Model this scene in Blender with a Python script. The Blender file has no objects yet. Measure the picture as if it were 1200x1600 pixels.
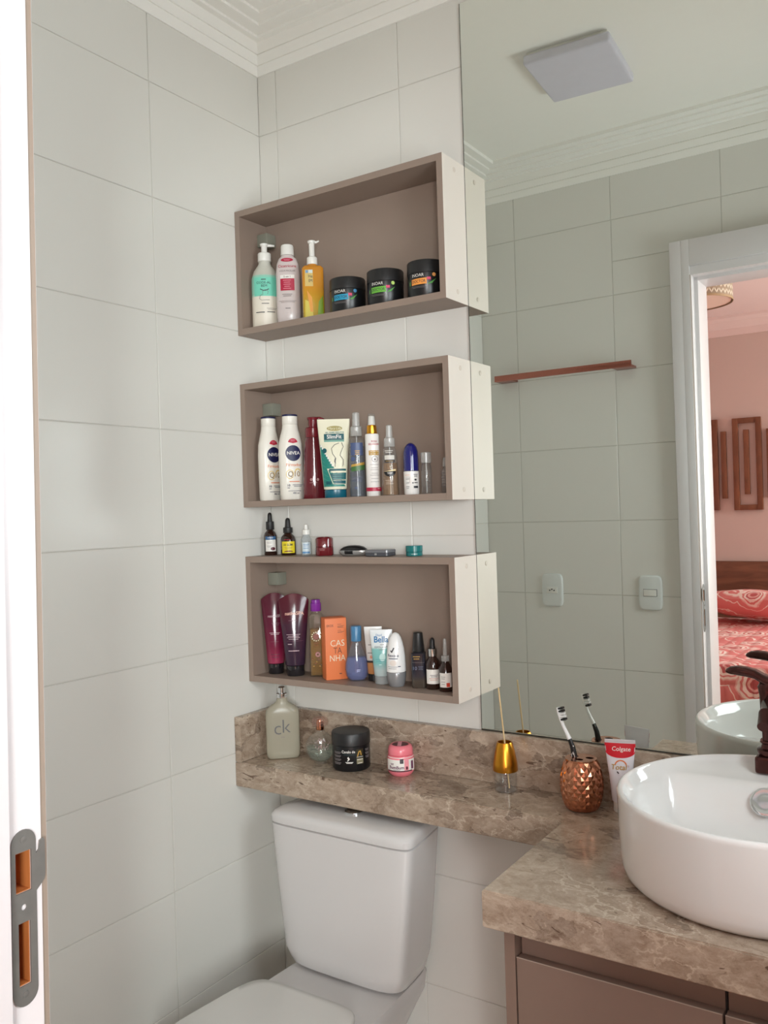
import bpy, bmesh, math, random
from mathutils import Vector, Matrix

S = bpy.context.scene
COL = S.collection
R = math.radians
random.seed(7)

# ------------------------------------------------------------------ camera
cam_d = bpy.data.cameras.new('camera')
cam = bpy.data.objects.new('camera', cam_d)
COL.objects.link(cam)
S.camera = cam
CAM = Vector((1.505, -1.738, 1.3557))
yaw, pitch, roll = -0.5849, -0.0027, -0.0318
fw = Vector((math.sin(yaw)*math.cos(pitch), math.cos(yaw)*math.cos(pitch), math.sin(pitch)))
rt = Vector((math.cos(yaw), -math.sin(yaw), 0))
up = rt.cross(fw)
rt2 = math.cos(roll)*rt + math.sin(roll)*up
up2 = -math.sin(roll)*rt + math.cos(roll)*up
mw = Matrix((rt2, up2, -fw)).transposed().to_4x4()
mw.translation = CAM
cam.matrix_world = mw
cam_d.sensor_fit = 'HORIZONTAL'
cam_d.sensor_width = 36.0
cam_d.lens = 1360.55*36.0/1200.0
cam_d.clip_start = 0.02
cam_d.clip_end = 60

# ------------------------------------------------------------------ world, daylight, exposure
w = bpy.data.worlds.new('sky'); S.world = w; w.use_nodes = True
bg = w.node_tree.nodes['Background']
bg.inputs[0].default_value = (0.80, 0.90, 1.0, 1); bg.inputs[1].default_value = 1.2
S.cycles.transparent_max_bounces = 40; S.cycles.max_bounces = 14; S.cycles.diffuse_bounces = 8

def area(name, loc, target, sx, sy, power, col, spread=180):
    d = bpy.data.lights.new(name, 'AREA'); d.shape = 'RECTANGLE'; d.size = sx; d.size_y = sy
    d.energy = power; d.color = col; d.spread = R(spread)
    o = bpy.data.objects.new(name, d); COL.objects.link(o); o.location = loc
    o.rotation_euler = (Vector(target)-Vector(loc)).to_track_quat('-Z', 'Z').to_euler()
    return o
# daylight falling through the bathroom window (wall_right) and the bedroom window
area('daylight_bathroom', (1.86, -0.86, 1.52), (0.0, -0.50, 1.70), 0.58, 0.70, 22, (0.955, 0.935, 1.0))
area('daylight_bedroom', (3.55, -4.08, 1.60), (1.0, -1.2, 1.3), 0.95, 1.3, 232, (1.0, 0.985, 1.0))
vs = S.view_settings
vs.view_transform = 'Standard'; vs.look = 'None'; vs.exposure = 0.0; vs.gamma = 1.0
vs.use_curve_mapping = False

# ------------------------------------------------------------------ materials
def lin(c):
    out = []
    for v in c:
        v /= 255.0
        out.append(v/12.92 if v <= 0.04045 else ((v+0.055)/1.055)**2.4)
    return (*out, 1)
MATS = {}
def new_mat(name):
    m = bpy.data.materials.new(name); m.use_nodes = True
    nt = m.node_tree; nt.nodes.clear()
    out = nt.nodes.new('ShaderNodeOutputMaterial')
    return m, nt, out
def pm(name, rgb=(200, 200, 200), rough=0.45, metal=0.0, bump=0.0, bscale=200, var=0.03, vscale=30, coat=0.0):
    """principled surface with a faint procedural variation"""
    if name in MATS: return MATS[name]
    m, nt, out = new_mat(name)
    b = nt.nodes.new('ShaderNodeBsdfPrincipled')
    b.inputs['Roughness'].default_value = rough; b.inputs['Metallic'].default_value = metal
    b.inputs['Coat Weight'].default_value = coat
    nt.links.new(b.outputs[0], out.inputs[0])
    tc = nt.nodes.new('ShaderNodeTexCoord')
    n = nt.nodes.new('ShaderNodeTexNoise'); n.inputs['Scale'].default_value = vscale; n.inputs['Detail'].default_value = 3
    nt.links.new(tc.outputs['Object'], n.inputs['Vector'])
    hs = nt.nodes.new('ShaderNodeMix'); hs.data_type = 'RGBA'
    c = lin(rgb)
    hs.inputs[6].default_value = (*[x*(1-var) for x in c[:3]], 1)
    hs.inputs[7].default_value = (*[min(1, x*(1+var)) for x in c[:3]], 1)
    nt.links.new(n.outputs['Fac'], hs.inputs[0]); nt.links.new(hs.outputs[2], b.inputs['Base Color'])
    if bump:
        n2 = nt.nodes.new('ShaderNodeTexNoise'); n2.inputs['Scale'].default_value = bscale; n2.inputs['Detail'].default_value = 4
        nt.links.new(tc.outputs['Object'], n2.inputs['Vector'])
        bp = nt.nodes.new('ShaderNodeBump'); bp.inputs['Strength'].default_value = bump; bp.inputs['Distance'].default_value = 0.002
        nt.links.new(n2.outputs['Fac'], bp.inputs['Height']); nt.links.new(bp.outputs[0], b.inputs['Normal'])
    MATS[name] = m
    return m
def clear(name, tint=(235, 240, 240), body=0.0, bodycol=(255, 255, 255), rough=0.04, gloss=1.0):
    """thin clear wall: tinted see-through with a fresnel sheen; body adds milky scatter"""
    if name in MATS: return MATS[name]
    m, nt, out = new_mat(name)
    tr = nt.nodes.new('ShaderNodeBsdfTransparent'); tr.inputs[0].default_value = lin(tint)
    df = nt.nodes.new('ShaderNodeBsdfDiffuse'); df.inputs[0].default_value = lin(bodycol)
    mx0 = nt.nodes.new('ShaderNodeMixShader'); mx0.inputs[0].default_value = body
    nt.links.new(tr.outputs[0], mx0.inputs[1]); nt.links.new(df.outputs[0], mx0.inputs[2])
    gl = nt.nodes.new('ShaderNodeBsdfGlossy'); gl.inputs['Roughness'].default_value = rough
    fr = nt.nodes.new('ShaderNodeLayerWeight'); fr.inputs[0].default_value = 0.5
    pw_ = nt.nodes.new('ShaderNodeMath'); pw_.operation = 'POWER'; pw_.inputs[1].default_value = 3.5
    nt.links.new(fr.outputs['Facing'], pw_.inputs[0])
    mu = nt.nodes.new('ShaderNodeMath'); mu.operation = 'MULTIPLY_ADD'; mu.inputs[1].default_value = 0.5*gloss; mu.inputs[2].default_value = 0.05*gloss
    nt.links.new(pw_.outputs[0], mu.inputs[0])
    mx = nt.nodes.new('ShaderNodeMixShader')
    nt.links.new(mu.outputs[0], mx.inputs[0]); nt.links.new(mx0.outputs[0], mx.inputs[1]); nt.links.new(gl.outputs[0], mx.inputs[2])
    nt.links.new(mx.outputs[0], out.inputs[0])
    MATS[name] = m
    return m
def marble():
    m, nt, out = new_mat('brown_breccia_marble')
    N = nt.nodes.new; L = nt.links.new
    b = N('ShaderNodeBsdfPrincipled'); b.inputs['Roughness'].default_value = 0.16; L(b.outputs[0], out.inputs[0])
    tc = N('ShaderNodeTexCoord')
    mp = N('ShaderNodeMapping'); mp.inputs['Rotation'].default_value = (0.3, 0.5, 0.35); mp.inputs['Scale'].default_value = (1.0, 1.25, 1.7)
    L(tc.outputs['Object'], mp.inputs[0])
    n1 = N('ShaderNodeTexNoise'); n1.inputs['Scale'].default_value = 9; n1.inputs['Detail'].default_value = 6; n1.inputs['Roughness'].default_value = 0.62
    L(mp.outputs[0], n1.inputs['Vector'])
    sc = N('ShaderNodeVectorMath'); sc.operation = 'SCALE'; sc.inputs['Scale'].default_value = 0.17
    L(n1.outputs['Color'], sc.inputs[0])
    ad = N('ShaderNodeVectorMath'); ad.operation = 'ADD'; L(mp.outputs[0], ad.inputs[0]); L(sc.outputs[0], ad.inputs[1])
    v1 = N('ShaderNodeTexVoronoi'); v1.inputs['Scale'].default_value = 17; L(ad.outputs[0], v1.inputs['Vector'])
    r1 = N('ShaderNodeValToRGB'); e = r1.color_ramp.elements
    sep = N('ShaderNodeSeparateColor'); L(v1.outputs['Color'], sep.inputs[0]); L(sep.outputs[0], r1.inputs[0])
    e[0].position = 0.0; e[0].color = lin((96, 74, 58)); e[1].position = 1; e[1].color = lin((182, 162, 142))
    for p, c in ((0.16, (108, 86, 70)), (0.26, (150, 128, 108)), (0.6, (162, 141, 122))):
        k = e.new(p); k.color = lin(c)
    n2 = N('ShaderNodeTexNoise'); n2.inputs['Scale'].default_value = 34; n2.inputs['Detail'].default_value = 10; n2.inputs['Roughness'].default_value = 0.74
    L(ad.outputs[0], n2.inputs['Vector'])
    r2 = N('ShaderNodeValToRGB'); e = r2.color_ramp.elements
    e[0].position = 0.32; e[0].color = lin((112, 90, 74)); e[1].position = 0.70; e[1].color = lin((214, 198, 180))
    L(n2.outputs['Fac'], r2.inputs[0])
    mx = N('ShaderNodeMix'); mx.data_type = 'RGBA'; mx.inputs[0].default_value = 0.50
    L(r1.outputs[0], mx.inputs[6]); L(r2.outputs[0], mx.inputs[7])
    # pale veins between fragments
    v2 = N('ShaderNodeTexVoronoi'); v2.feature = 'DISTANCE_TO_EDGE'; v2.inputs['Scale'].default_value = 11; L(ad.outputs[0], v2.inputs['Vector'])
    r3 = N('ShaderNodeValToRGB'); e = r3.color_ramp.elements
    e[0].position = 0.0; e[0].color = (0.6, 0.6, 0.6, 1); e[1].position = 0.035; e[1].color = (0, 0, 0, 1)
    L(v2.outputs['Distance'], r3.inputs[0])
    n3 = N('ShaderNodeTexNoise'); n3.inputs['Scale'].default_value = 7; L(mp.outputs[0], n3.inputs['Vector'])
    r4 = N('ShaderNodeValToRGB'); e = r4.color_ramp.elements
    e[0].position = 0.44; e[0].color = (0, 0, 0, 1); e[1].position = 0.6; e[1].color = (1, 1, 1, 1)
    L(n3.outputs['Fac'], r4.inputs[0])
    mm = N('ShaderNodeMath'); mm.operation = 'MULTIPLY'; L(r3.outputs[0], mm.inputs[0]); L(r4.outputs[0], mm.inputs[1])
    mv = N('ShaderNodeMix'); mv.data_type = 'RGBA'; mv.inputs[7].default_value = lin((214, 198, 178))
    L(mm.outputs[0], mv.inputs[0]); L(mx.outputs[2], mv.inputs[6])
    # short dark brown cracks
    n4 = N('ShaderNodeTexNoise'); n4.inputs['Scale'].default_value = 32; n4.inputs['Detail'].default_value = 5; n4.inputs['Distortion'].default_value = 1.6
    mp2 = N('ShaderNodeMapping'); mp2.inputs['Scale'].default_value = (0.7, 1.3, 2.6); L(tc.outputs['Object'], mp2.inputs[0]); L(mp2.outputs[0], n4.inputs['Vector'])
    r5 = N('ShaderNodeValToRGB'); e = r5.color_ramp.elements
    e[0].position = 0.655; e[0].color = (0, 0, 0, 1); e[1].position = 0.70; e[1].color = (0.85, 0.85, 0.85, 1)
    L(n4.outputs['Fac'], r5.inputs[0])
    md = N('ShaderNodeMix'); md.data_type = 'RGBA'; md.inputs[7].default_value = lin((86, 64, 50))
    L(r5.outputs[0], md.inputs[0]); L(mv.outputs[2], md.inputs[6]); L(md.outputs[2], b.inputs['Base Color'])
    return m
def wood(name, c0, c1, scale=(3, 30, 30), rough=0.45):
    m, nt, out = new_mat(name); N = nt.nodes.new; L = nt.links.new
    b = N('ShaderNodeBsdfPrincipled'); b.inputs['Roughness'].default_value = rough; L(b.outputs[0], out.inputs[0])
    tc = N('ShaderNodeTexCoord'); mp = N('ShaderNodeMapping'); mp.inputs['Scale'].default_value = scale; L(tc.outputs['Object'], mp.inputs[0])
    n = N('ShaderNodeTexNoise'); n.inputs['Scale'].default_value = 1; n.inputs['Detail'].default_value = 6; n.inputs['Distortion'].default_value = 1.2
    L(mp.outputs[0], n.inputs['Vector'])
    r = N('ShaderNodeValToRGB'); e = r.color_ramp.elements; e[0].position = 0.3; e[0].color = lin(c0); e[1].position = 0.7; e[1].color = lin(c1)
    L(n.outputs['Fac'], r.inputs[0]); L(r.outputs[0], b.inputs['Base Color'])
    return m
def quilt_mat():
    m, nt, out = new_mat('coral_medallion_cotton'); N = nt.nodes.new; L = nt.links.new
    b = N('ShaderNodeBsdfPrincipled'); b.inputs['Roughness'].default_value = 0.85; L(b.outputs[0], out.inputs[0])
    tc = N('ShaderNodeTexCoord')
    n = N('ShaderNodeTexNoise'); n.inputs['Scale'].default_value = 14; n.inputs['Detail'].default_value = 2
    L(tc.outputs['Object'], n.inputs['Vector'])
    sc = N('ShaderNodeVectorMath'); sc.operation = 'SCALE'; sc.inputs['Scale'].default_value = 0.05; L(n.outputs['Color'], sc.inputs[0])
    ad = N('ShaderNodeVectorMath'); ad.operation = 'ADD'; L(tc.outputs['Object'], ad.inputs[0]); L(sc.outputs[0], ad.inputs[1])
    v = N('ShaderNodeTexVoronoi'); v.inputs['Scale'].default_value = 5.4; v.inputs['Randomness'].default_value = 0.75; L(ad.outputs[0], v.inputs['Vector'])
    r = N('ShaderNodeValToRGB'); r.color_ramp.interpolation = 'CONSTANT'; e = r.color_ramp.elements
    coral, pale, deep, blush = lin((220, 130, 128)), lin((242, 222, 214)), lin((190, 96, 98)), lin((232, 176, 170))
    e[0].position = 0; e[0].color = deep; e[1].position = 0.14; e[1].color = blush
    for p, c in ((0.2, deep), (0.25, pale), (0.32, coral), (0.37, pale), (0.43, blush), (0.47, coral), (0.60, pale), (0.63, coral)):
        k = e.new(p); k.color = c
    L(v.outputs['Distance'], r.inputs[0]); L(r.outputs[0], b.inputs['Base Color'])
    return m

TILE = pm('white_satin_tile', (226, 224, 218), 0.28, bump=0.03, bscale=6, var=0.012, vscale=5)
GROUT = pm('pale_grey_grout', (212, 209, 202), 0.9)
PAINT = pm('white_ceiling_paint', (247, 245, 239), 0.8, var=0.01)
GYPS = pm('white_gypsum', (246, 244, 239), 0.7, var=0.01)
DOORW = pm('white_lacquered_door_frame', (222, 217, 218), 0.35, var=0.01)
DOORE = pm('cream_frame_edge', (150, 134, 120), 0.6)
MARB = marble()
TAUPE = pm('taupe_laminate', (145, 127, 115), 0.5, bump=0.05, bscale=900, var=0.04, vscale=12)
PALE = pm('pale_greige_laminate', (226, 218, 208), 0.5, bump=0.05, bscale=900, var=0.02, vscale=12)
CERAM = pm('white_glazed_ceramic', (232, 231, 229), 0.08, var=0.005, coat=0.3)
CHROME = pm('polished_chrome', (220, 222, 224), 0.08, 1.0, var=0.0)
COPPER = pm('rose_copper', (206, 140, 108), 0.16, 1.0, var=0.02)
GOLD = pm('satin_gold', (214, 150, 50), 0.28, 1.0, var=0.02)
BRONZE = pm('dark_bronze', (78, 46, 42), 0.18, 0.75, var=0.05)
BLACKP = pm('black_plastic', (22, 22, 24), 0.3, var=0.1)
WHITEP = pm('white_plastic', (230, 228, 222), 0.35, var=0.01)
CLEARP = clear('clear_plastic', (249, 250, 250), 0.05, (235, 235, 235))
FROSTP = clear('frosted_plastic_cap', (246, 247, 247), 0.32, (225, 225, 222), 0.15)

# ------------------------------------------------------------------ mesh helpers
def mesh_of(name, verts, faces, smooth=False, angle=None):
    me = bpy.data.meshes.new(name); me.from_pydata([tuple(v) for v in verts], [], faces); me.update()
    bm = bmesh.new(); bm.from_mesh(me); bmesh.ops.recalc_face_normals(bm, faces=bm.faces); bm.to_mesh(me); bm.free()
    if smooth:
        me.shade_smooth()
        if angle: me.set_sharp_from_angle(angle=R(angle))
    return me
def obj(name, me, mat=None, parent=None, loc=None, rot=None):
    o = bpy.data.objects.new(name, me); COL.objects.link(o)
    if mat is not None and me is not None and not me.materials: me.materials.append(mat)
    if parent: o.parent = parent
    if loc is not None: o.location = loc
    if rot is not None: o.rotation_euler = rot
    return o
def tag(o, label=None, cat=None, group=None, kind=None):
    if label: o['label'] = label
    if cat: o['category'] = cat
    if group: o['group'] = group
    if kind: o['kind'] = kind
    return o
def thing(name, label, cat, loc=(0, 0, 0), rotz=0.0, group=None):
    o = bpy.data.objects.new(name, None); COL.objects.link(o); o.empty_display_size = 0.03
    o.location = loc; o.rotation_euler = (0, 0, R(rotz))
    return tag(o, label, cat, group)
def struct(name, parent=None):
    o = bpy.data.objects.new(name, None); COL.objects.link(o); o.empty_display_size = 0.05
    o['kind'] = 'structure'
    return o
def box_me(name, x0, x1, y0, y1, z0, z1, bev=0.0, seg=2):
    bm = bmesh.new()
    bmesh.ops.create_cube(bm, size=1)
    for v in bm.verts:
        v.co = Vector(((x0+x1)/2+v.co.x*(x1-x0), (y0+y1)/2+v.co.y*(y1-y0), (z0+z1)/2+v.co.z*(z1-z0)))
    if bev: bmesh.ops.bevel(bm, geom=list(bm.edges), offset=bev, segments=seg, profile=0.6, affect='EDGES')
    me = bpy.data.meshes.new(name); bm.to_mesh(me); bm.free()
    if bev:
        me.shade_smooth(); me.set_sharp_from_angle(angle=R(40))
    return me
def box(name, mat, parent, x0, x1, y0, y1, z0, z1, bev=0.0, seg=2):
    return obj(name, box_me(name, x0, x1, y0, y1, z0, z1, bev, seg), mat, parent)
def plate_me(name, outer, holes, t):
    """flat plate in local XY (outline with holes) extruded by t in z"""
    bm = bmesh.new()
    eds = []
    for loop in [outer]+list(holes):
        vs_ = [bm.verts.new((p[0], p[1], 0)) for p in loop]
        for i in range(len(vs_)): eds.append(bm.edges.new((vs_[i], vs_[(i+1) % len(vs_)])))
    bmesh.ops.triangle_fill(bm, edges=eds, use_beauty=True, use_dissolve=False)
    r = bmesh.ops.extrude_face_region(bm, geom=list(bm.faces))
    bmesh.ops.translate(bm, verts=[g for g in r['geom'] if isinstance(g, bmesh.types.BMVert)], vec=(0, 0, t))
    bmesh.ops.recalc_face_normals(bm, faces=bm.faces)
    me = bpy.data.meshes.new(name); bm.to_mesh(me); bm.free()
    return me
def circ(cx, cy, rx, ry=None, n=20, a0=0, a1=360):
    ry = rx if ry is None else ry
    full = abs(a1-a0) >= 359.9
    k = n if full else n+1
    return [(cx+rx*math.cos(R(a0+(a1-a0)*i/n)), cy+ry*math.sin(R(a0+(a1-a0)*i/n))) for i in range(k)]
def rrect(x0, x1, y0, y1, r, n=5):
    p = []
    for cx, cy, a in ((x1-r, y1-r, 0), (x0+r, y1-r, 90), (x0+r, y0+r, 180), (x1-r, y0+r, 270)):
        p += [(cx+r*math.cos(R(a+90*i/n)), cy+r*math.sin(R(a+90*i/n))) for i in range(n+1)]
    return p
def tube_me(name, pts, rad, n=10, flat=1.0, caps=True):
    """tube along pts; rad a number or list; flat scales the local second axis"""
    pts = [Vector(p) for p in pts]; V = []; F = []
    rs = rad if isinstance(rad, (list, tuple)) else [rad]*len(pts)
    ref = Vector((0.13, 0.97, 0.2))
    for i, p in enumerate(pts):
        t = (pts[min(i+1, len(pts)-1)]-pts[max(i-1, 0)]).normalized()
        a = t.cross(ref).normalized(); b = t.cross(a)
        for k in range(n):
            an = 2*math.pi*k/n
            V.append(p+a*math.cos(an)*rs[i]+b*math.sin(an)*rs[i]*flat)
    for i in range(len(pts)-1):
        for k in range(n): F.append((i*n+k, i*n+(k+1) % n, (i+1)*n+(k+1) % n, (i+1)*n+k))
    if caps: F += [tuple(range(n)), tuple(range((len(pts)-1)*n, len(pts)*n))]
    return mesh_of(name, V, F, True, 50)

# ---- lofted containers: profile = [(z, rx, ry, exponent)], front is -y
def spow(v, e): return math.copysign(abs(v)**e, v)
def se_pt(rx, ry, ex, a):
    return (rx*spow(math.cos(a), 2/ex), ry*spow(math.sin(a), 2/ex))
def P(*rows):
    """rows (z, r) or (z, rx, ry) or (z, rx, ry, exponent)"""
    out = []
    for r in rows:
        if len(r) == 2: out.append((r[0], r[1], r[1], 2.0))
        elif len(r) == 3: out.append((r[0], r[1], r[2], 2.0))
        else: out.append(tuple(r))
    return out
def warp_z(x, z, rx, prof, arch):
    if not arch: return z
    z0, z1 = prof[0][0], prof[-1][0]
    t = max(0.0, (z-z0)/(z1-z0))
    return z-arch*(x/max(rx, 1e-4))**2*t**6
def loft_me(name, prof, n=36, arch=0.0, angle=38, cap0=True, cap1=True):
    V = []; F = []
    for (z, rx, ry, ex) in prof:
        for k in range(n):
            x, y = se_pt(rx, ry, ex, 2*math.pi*k/n)
            V.append((x, y, warp_z(x, z, rx, prof, arch)))
    m = len(prof)
    for i in range(m-1):
        for k in range(n): F.append((i*n+k, i*n+(k+1) % n, (i+1)*n+(k+1) % n, (i+1)*n+k))
    if cap0: F.append(tuple(range(n))[::-1])
    if cap1: F.append(tuple(range((m-1)*n, m*n)))
    return mesh_of(name, V, F, True, angle)
def prof_at(prof, z):
    if z <= prof[0][0]: return prof[0][1:]
    for a, b in zip(prof, prof[1:]):
        if a[0] <= z <= b[0]:
            t = (z-a[0])/max(b[0]-a[0], 1e-9)
            return tuple(a[i]+(b[i]-a[i])*t for i in (1, 2, 3))
    return prof[-1][1:]
_arc = {}
def arc_table(rx, ry, ex):
    key = (round(rx, 5), round(ry, 5), round(ex, 2))
    if key not in _arc:
        pts = []
        for i in range(181):
            a = -math.pi/2+math.pi*1.0*(i/180.0)
            pts.append(se_pt(rx, ry, ex, a))
        L = [0.0]
        for p, q in zip(pts, pts[1:]): L.append(L[-1]+math.hypot(q[0]-p[0], q[1]-p[1]))
        _arc[key] = (pts, L)
    return _arc[key]
def surf(prof, s, z, off, arch=0.0):
    """point on the front of a loft: s = arc length from the front centre line (+ to the right)"""
    rx, ry, ex = prof_at(prof, z)
    pts, L = arc_table(rx, ry, ex)
    a = min(abs(s), L[-1]*0.999)
    lo, hi = 0, len(L)-1
    while hi-lo > 1:
        mid = (lo+hi)//2
        if L[mid] <= a: lo = mid
        else: hi = mid
    t = (a-L[lo])/max(L[hi]-L[lo], 1e-9)
    p, q = pts[lo], pts[hi]
    x = p[0]+(q[0]-p[0])*t; y = p[1]+(q[1]-p[1])*t
    dx, dy = q[0]-p[0], q[1]-p[1]; l = math.hypot(dx, dy) or 1
    nx, ny = dy/l, -dx/l
    if s < 0: x, nx = -x, -nx
    return (x+nx*off, y+ny*off, warp_z(x, z, rx, prof, arch))
def d_rect(prof, s0, s1, z0, z1, off=0.0004, nx=8, nz=4, arch=0.0, skew=0.0):
    V = [surf(prof, s0+(s1-s0)*i/nx, z0+(z1-z0)*j/nz+skew*(i/nx), off, arch) for j in range(nz+1) for i in range(nx+1)]
    F = [(j*(nx+1)+i, j*(nx+1)+i+1, (j+1)*(nx+1)+i+1, (j+1)*(nx+1)+i) for j in range(nz) for i in range(nx)]
    return mesh_of('decal', V, F, True)
def d_ellipse(prof, cs, cz, rs, rz, off=0.0004, a0=0, a1=360, inner=0.0, n=24, m=4, arch=0.0):
    V = []; F = []
    for j in range(m+1):
        t = inner+(1-inner)*j/m
        for i in range(n+1):
            a = R(a0+(a1-a0)*i/n)
            V.append(surf(prof, cs+rs*t*math.cos(a), cz+rz*t*math.sin(a), off, arch))
    for j in range(m):
        for i in range(n): F.append((j*(n+1)+i, j*(n+1)+i+1, (j+1)*(n+1)+i+1, (j+1)*(n+1)+i))
    return mesh_of('decal', V, F, True)
def d_curve(prof, pts, wd, off=0.0005):
    """painted stroke through (s, z) points"""
    V = []; F = []
    fine = []
    for a, b in zip(pts, pts[1:]):
        for k in range(4): fine.append((a[0]+(b[0]-a[0])*k/4, a[1]+(b[1]-a[1])*k/4))
    fine.append(pts[-1])
    for i, p in enumerate(fine):
        q0, q1 = fine[max(0, i-1)], fine[min(len(fine)-1, i+1)]
        dx, dz = q1[0]-q0[0], q1[1]-q0[1]; l = math.hypot(dx, dz) or 1
        V.append(surf(prof, p[0]-dz/l*wd/2, p[1]+dx/l*wd/2, off)); V.append(surf(prof, p[0]+dz/l*wd/2, p[1]-dx/l*wd/2, off))
    for i in range(len(fine)-1): F.append((2*i, 2*i+1, 2*i+3, 2*i+2))
    return mesh_of('decal', V, F, True)
_txt = {}
def text_geo(body, size, bold=0.0, sx=1.0, shear=0.0, space=1.0):
    key = (body, size, bold, sx, shear, space)
    if key in _txt: return _txt[key]
    c = bpy.data.curves.new('lettering', 'FONT'); c.body = body; c.size = size; c.align_x = 'CENTER'; c.align_y = 'CENTER'
    c.offset = bold*size; c.resolution_u = 3; c.shear = shear; c.space_character = space
    o = bpy.data.objects.new('lettering', c); COL.objects.link(o)
    bpy.context.view_layer.update()
    dg = bpy.context.evaluated_depsgraph_get()
    me = bpy.data.meshes.new_from_object(o.evaluated_get(dg))
    V = [(v.co.x*sx, v.co.y) for v in me.vertices]; F = [tuple(p.vertices) for p in me.polygons]
    bpy.data.objects.remove(o); bpy.data.meshes.remove(me); bpy.data.curves.remove(c)
    _txt[key] = (V, F)
    return V, F
def d_text(prof, body, size, cs, cz, off=0.0008, bold=0.0, sx=1.0, shear=0.0, space=1.0, slope=0.0, arch=0.0):
    V, F = text_geo(body, size, bold, sx, shear, space)
    me = bpy.data.meshes.new('lettering')
    me.from_pydata([surf(prof, cs+v[0], cz+v[1]+slope*v[0], off, arch) for v in V], [], F); me.update()
    return me
def flat_text_me(body, size, bold=0.0, sx=1.0, shear=0.0):
    """text in the local XZ plane facing -y"""
    V, F = text_geo(body, size, bold, sx, shear)
    me = bpy.data.meshes.new('lettering'); me.from_pydata([(v[0], 0, v[1]) for v in V], [], F); me.update()
    return me

class Box3:
    """wrapper that builds one container: lofted parts, printed labels and lettering on its surface"""
    def __init__(s, name, label, cat, x, y, z, delta=0.0, group=None, tilt=None):
        face = math.degrees(math.atan2(CAM.x-x, y-CAM.y))
        s.t = thing(name, label, cat, (x, y, z), face+delta, group)
        s.prof = None; s.k = 0; s.arch = 0.0
    def part(s, name, prof, mat, main=False, n=36, arch=0.0, angle=38, sub=None, label=None, **kw):
        o = obj(name, loft_me(name, prof, n, arch, angle, **kw), mat, sub or s.t)
        if main: s.prof = prof; s.arch = arch; s.main = o
        if label: o['label'] = label
        return o
    def off(s):
        s.k += 1
        return 0.0003+0.00012*s.k
    def rect(s, s0, s1, z0, z1, mat, name='printed_label', **kw):
        return obj(name, d_rect(s.prof, s0, s1, z0, z1, s.off(), arch=s.arch, **kw), mat, s.t)
    def ell(s, cs, cz, rs, rz, mat, name='printed_emblem', **kw):
        return obj(name, d_ellipse(s.prof, cs, cz, rs, rz, s.off(), arch=s.arch, **kw), mat, s.t)
    def text(s, body, size, cs, cz, mat, **kw):
        return obj('lettering', d_text(s.prof, body, size, cs, cz, s.off()+0.0002, arch=s.arch, **kw), mat, s.t)
    def stroke(s, pts, wd, mat, name='printed_line'):
        return obj(name, d_curve(s.prof, pts, wd, s.off()), mat, s.t)
    def lines(s, cs, zs, wd, mat, h=0.0012):
        """illegible small print as thin printed bars"""
        for i, z in enumerate(zs):
            ww = wd*(1.0, 0.8, 0.92, 0.7)[i % 4]
            s.rect(cs-ww/2, cs+ww/2, z-h/2, z+h/2, mat, 'printed_line', nx=6, nz=1)
# ------------------------------------------------------------------ room shell
Z0, ZC = -0.0195, 2.602            # floor, ceiling
YB = -1.262                        # face of the wall with the door
XR = 1.75                          # right wall
PIT = 0.26222; ZG = [Z0+i*PIT for i in range(11)]
TW = 0.372; GAP = 0.0022; TT = 0.0022
def boxes_me(name, bl):
    V = []; F = []
    for (x0, x1, y0, y1, z0, z1) in bl:
        k = len(V)
        V += [(x, y, z) for z in (z0, z1) for y in (y0, y1) for x in (x0, x1)]
        F += [tuple(k+i for i in f) for f in ((0, 2, 3, 1), (4, 5, 7, 6), (0, 1, 5, 4), (2, 6, 7, 3), (0, 4, 6, 2), (1, 3, 7, 5))]
    return mesh_of(name, V, F)
def struct_mesh(name, me, mat):
    return tag(obj(name, me, mat), kind='structure')
_tm = {}
def tile_me(du, dv):
    key = (round(du, 4), round(dv, 4))
    if key not in _tm:
        a, b, i = du/2, dv/2, 0.0009
        V = []
        for (x, y, z) in ((a, b, 0), (a, b, TT-0.0008), (a-i, b-i, TT)):
            V += [(-x, -y, z), (x, -y, z), (x, y, z), (-x, y, z)]
        F = [(8, 9, 10, 11)]
        for L0 in (0, 4):
            for k in range(4): F.append((L0+k, L0+(k+1) % 4, L0+4+(k+1) % 4, L0+4+k))
        me = mesh_of('tile', V, F); me.materials.append(TILE)
        _tm[key] = me
    return _tm[key]
def minus(rects, h):
    out = []
    for (a, b, c, d) in rects:
        A, B, C, D = h
        if B <= a or A >= b or D <= c or C >= d: out.append((a, b, c, d)); continue
        if C > c: out.append((a, b, c, C))
        if D < d: out.append((a, b, D, d))
        c2, d2 = max(c, C), min(d, D)
        if A > a: out.append((a, A, c2, d2))
        if B < b: out.append((B, b, c2, d2))
    return out
def tile_wall(parent, org, U, V, Nn, us, vs_, holes=()):
    U, V, Nn, org = Vector(U), Vector(V), Vector(Nn), Vector(org)
    m3 = Matrix((U, V, Nn)).transposed().to_4x4()
    for a, b in zip(us, us[1:]):
        for c, d in zip(vs_, vs_[1:]):
            rects = [(a, b, c, d)]
            for h in holes: rects = minus(rects, h)
            for (p, q, r, s) in rects:
                if q-p < 0.012 or s-r < 0.012: continue
                p2 = p if p == us[0] else p+GAP/2; q2 = q if q == us[-1] else q-GAP/2
                r2 = r if r == vs_[0] else r+GAP/2; s2 = s if s == vs_[-1] else s-GAP/2
                o = obj('tile', tile_me(q2-p2, s2-r2), None, parent)
                M = m3.copy(); M.translation = org+U*((p2+q2)/2)+V*((r2+s2)/2)-Nn*TT
                o.matrix_local = M
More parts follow.
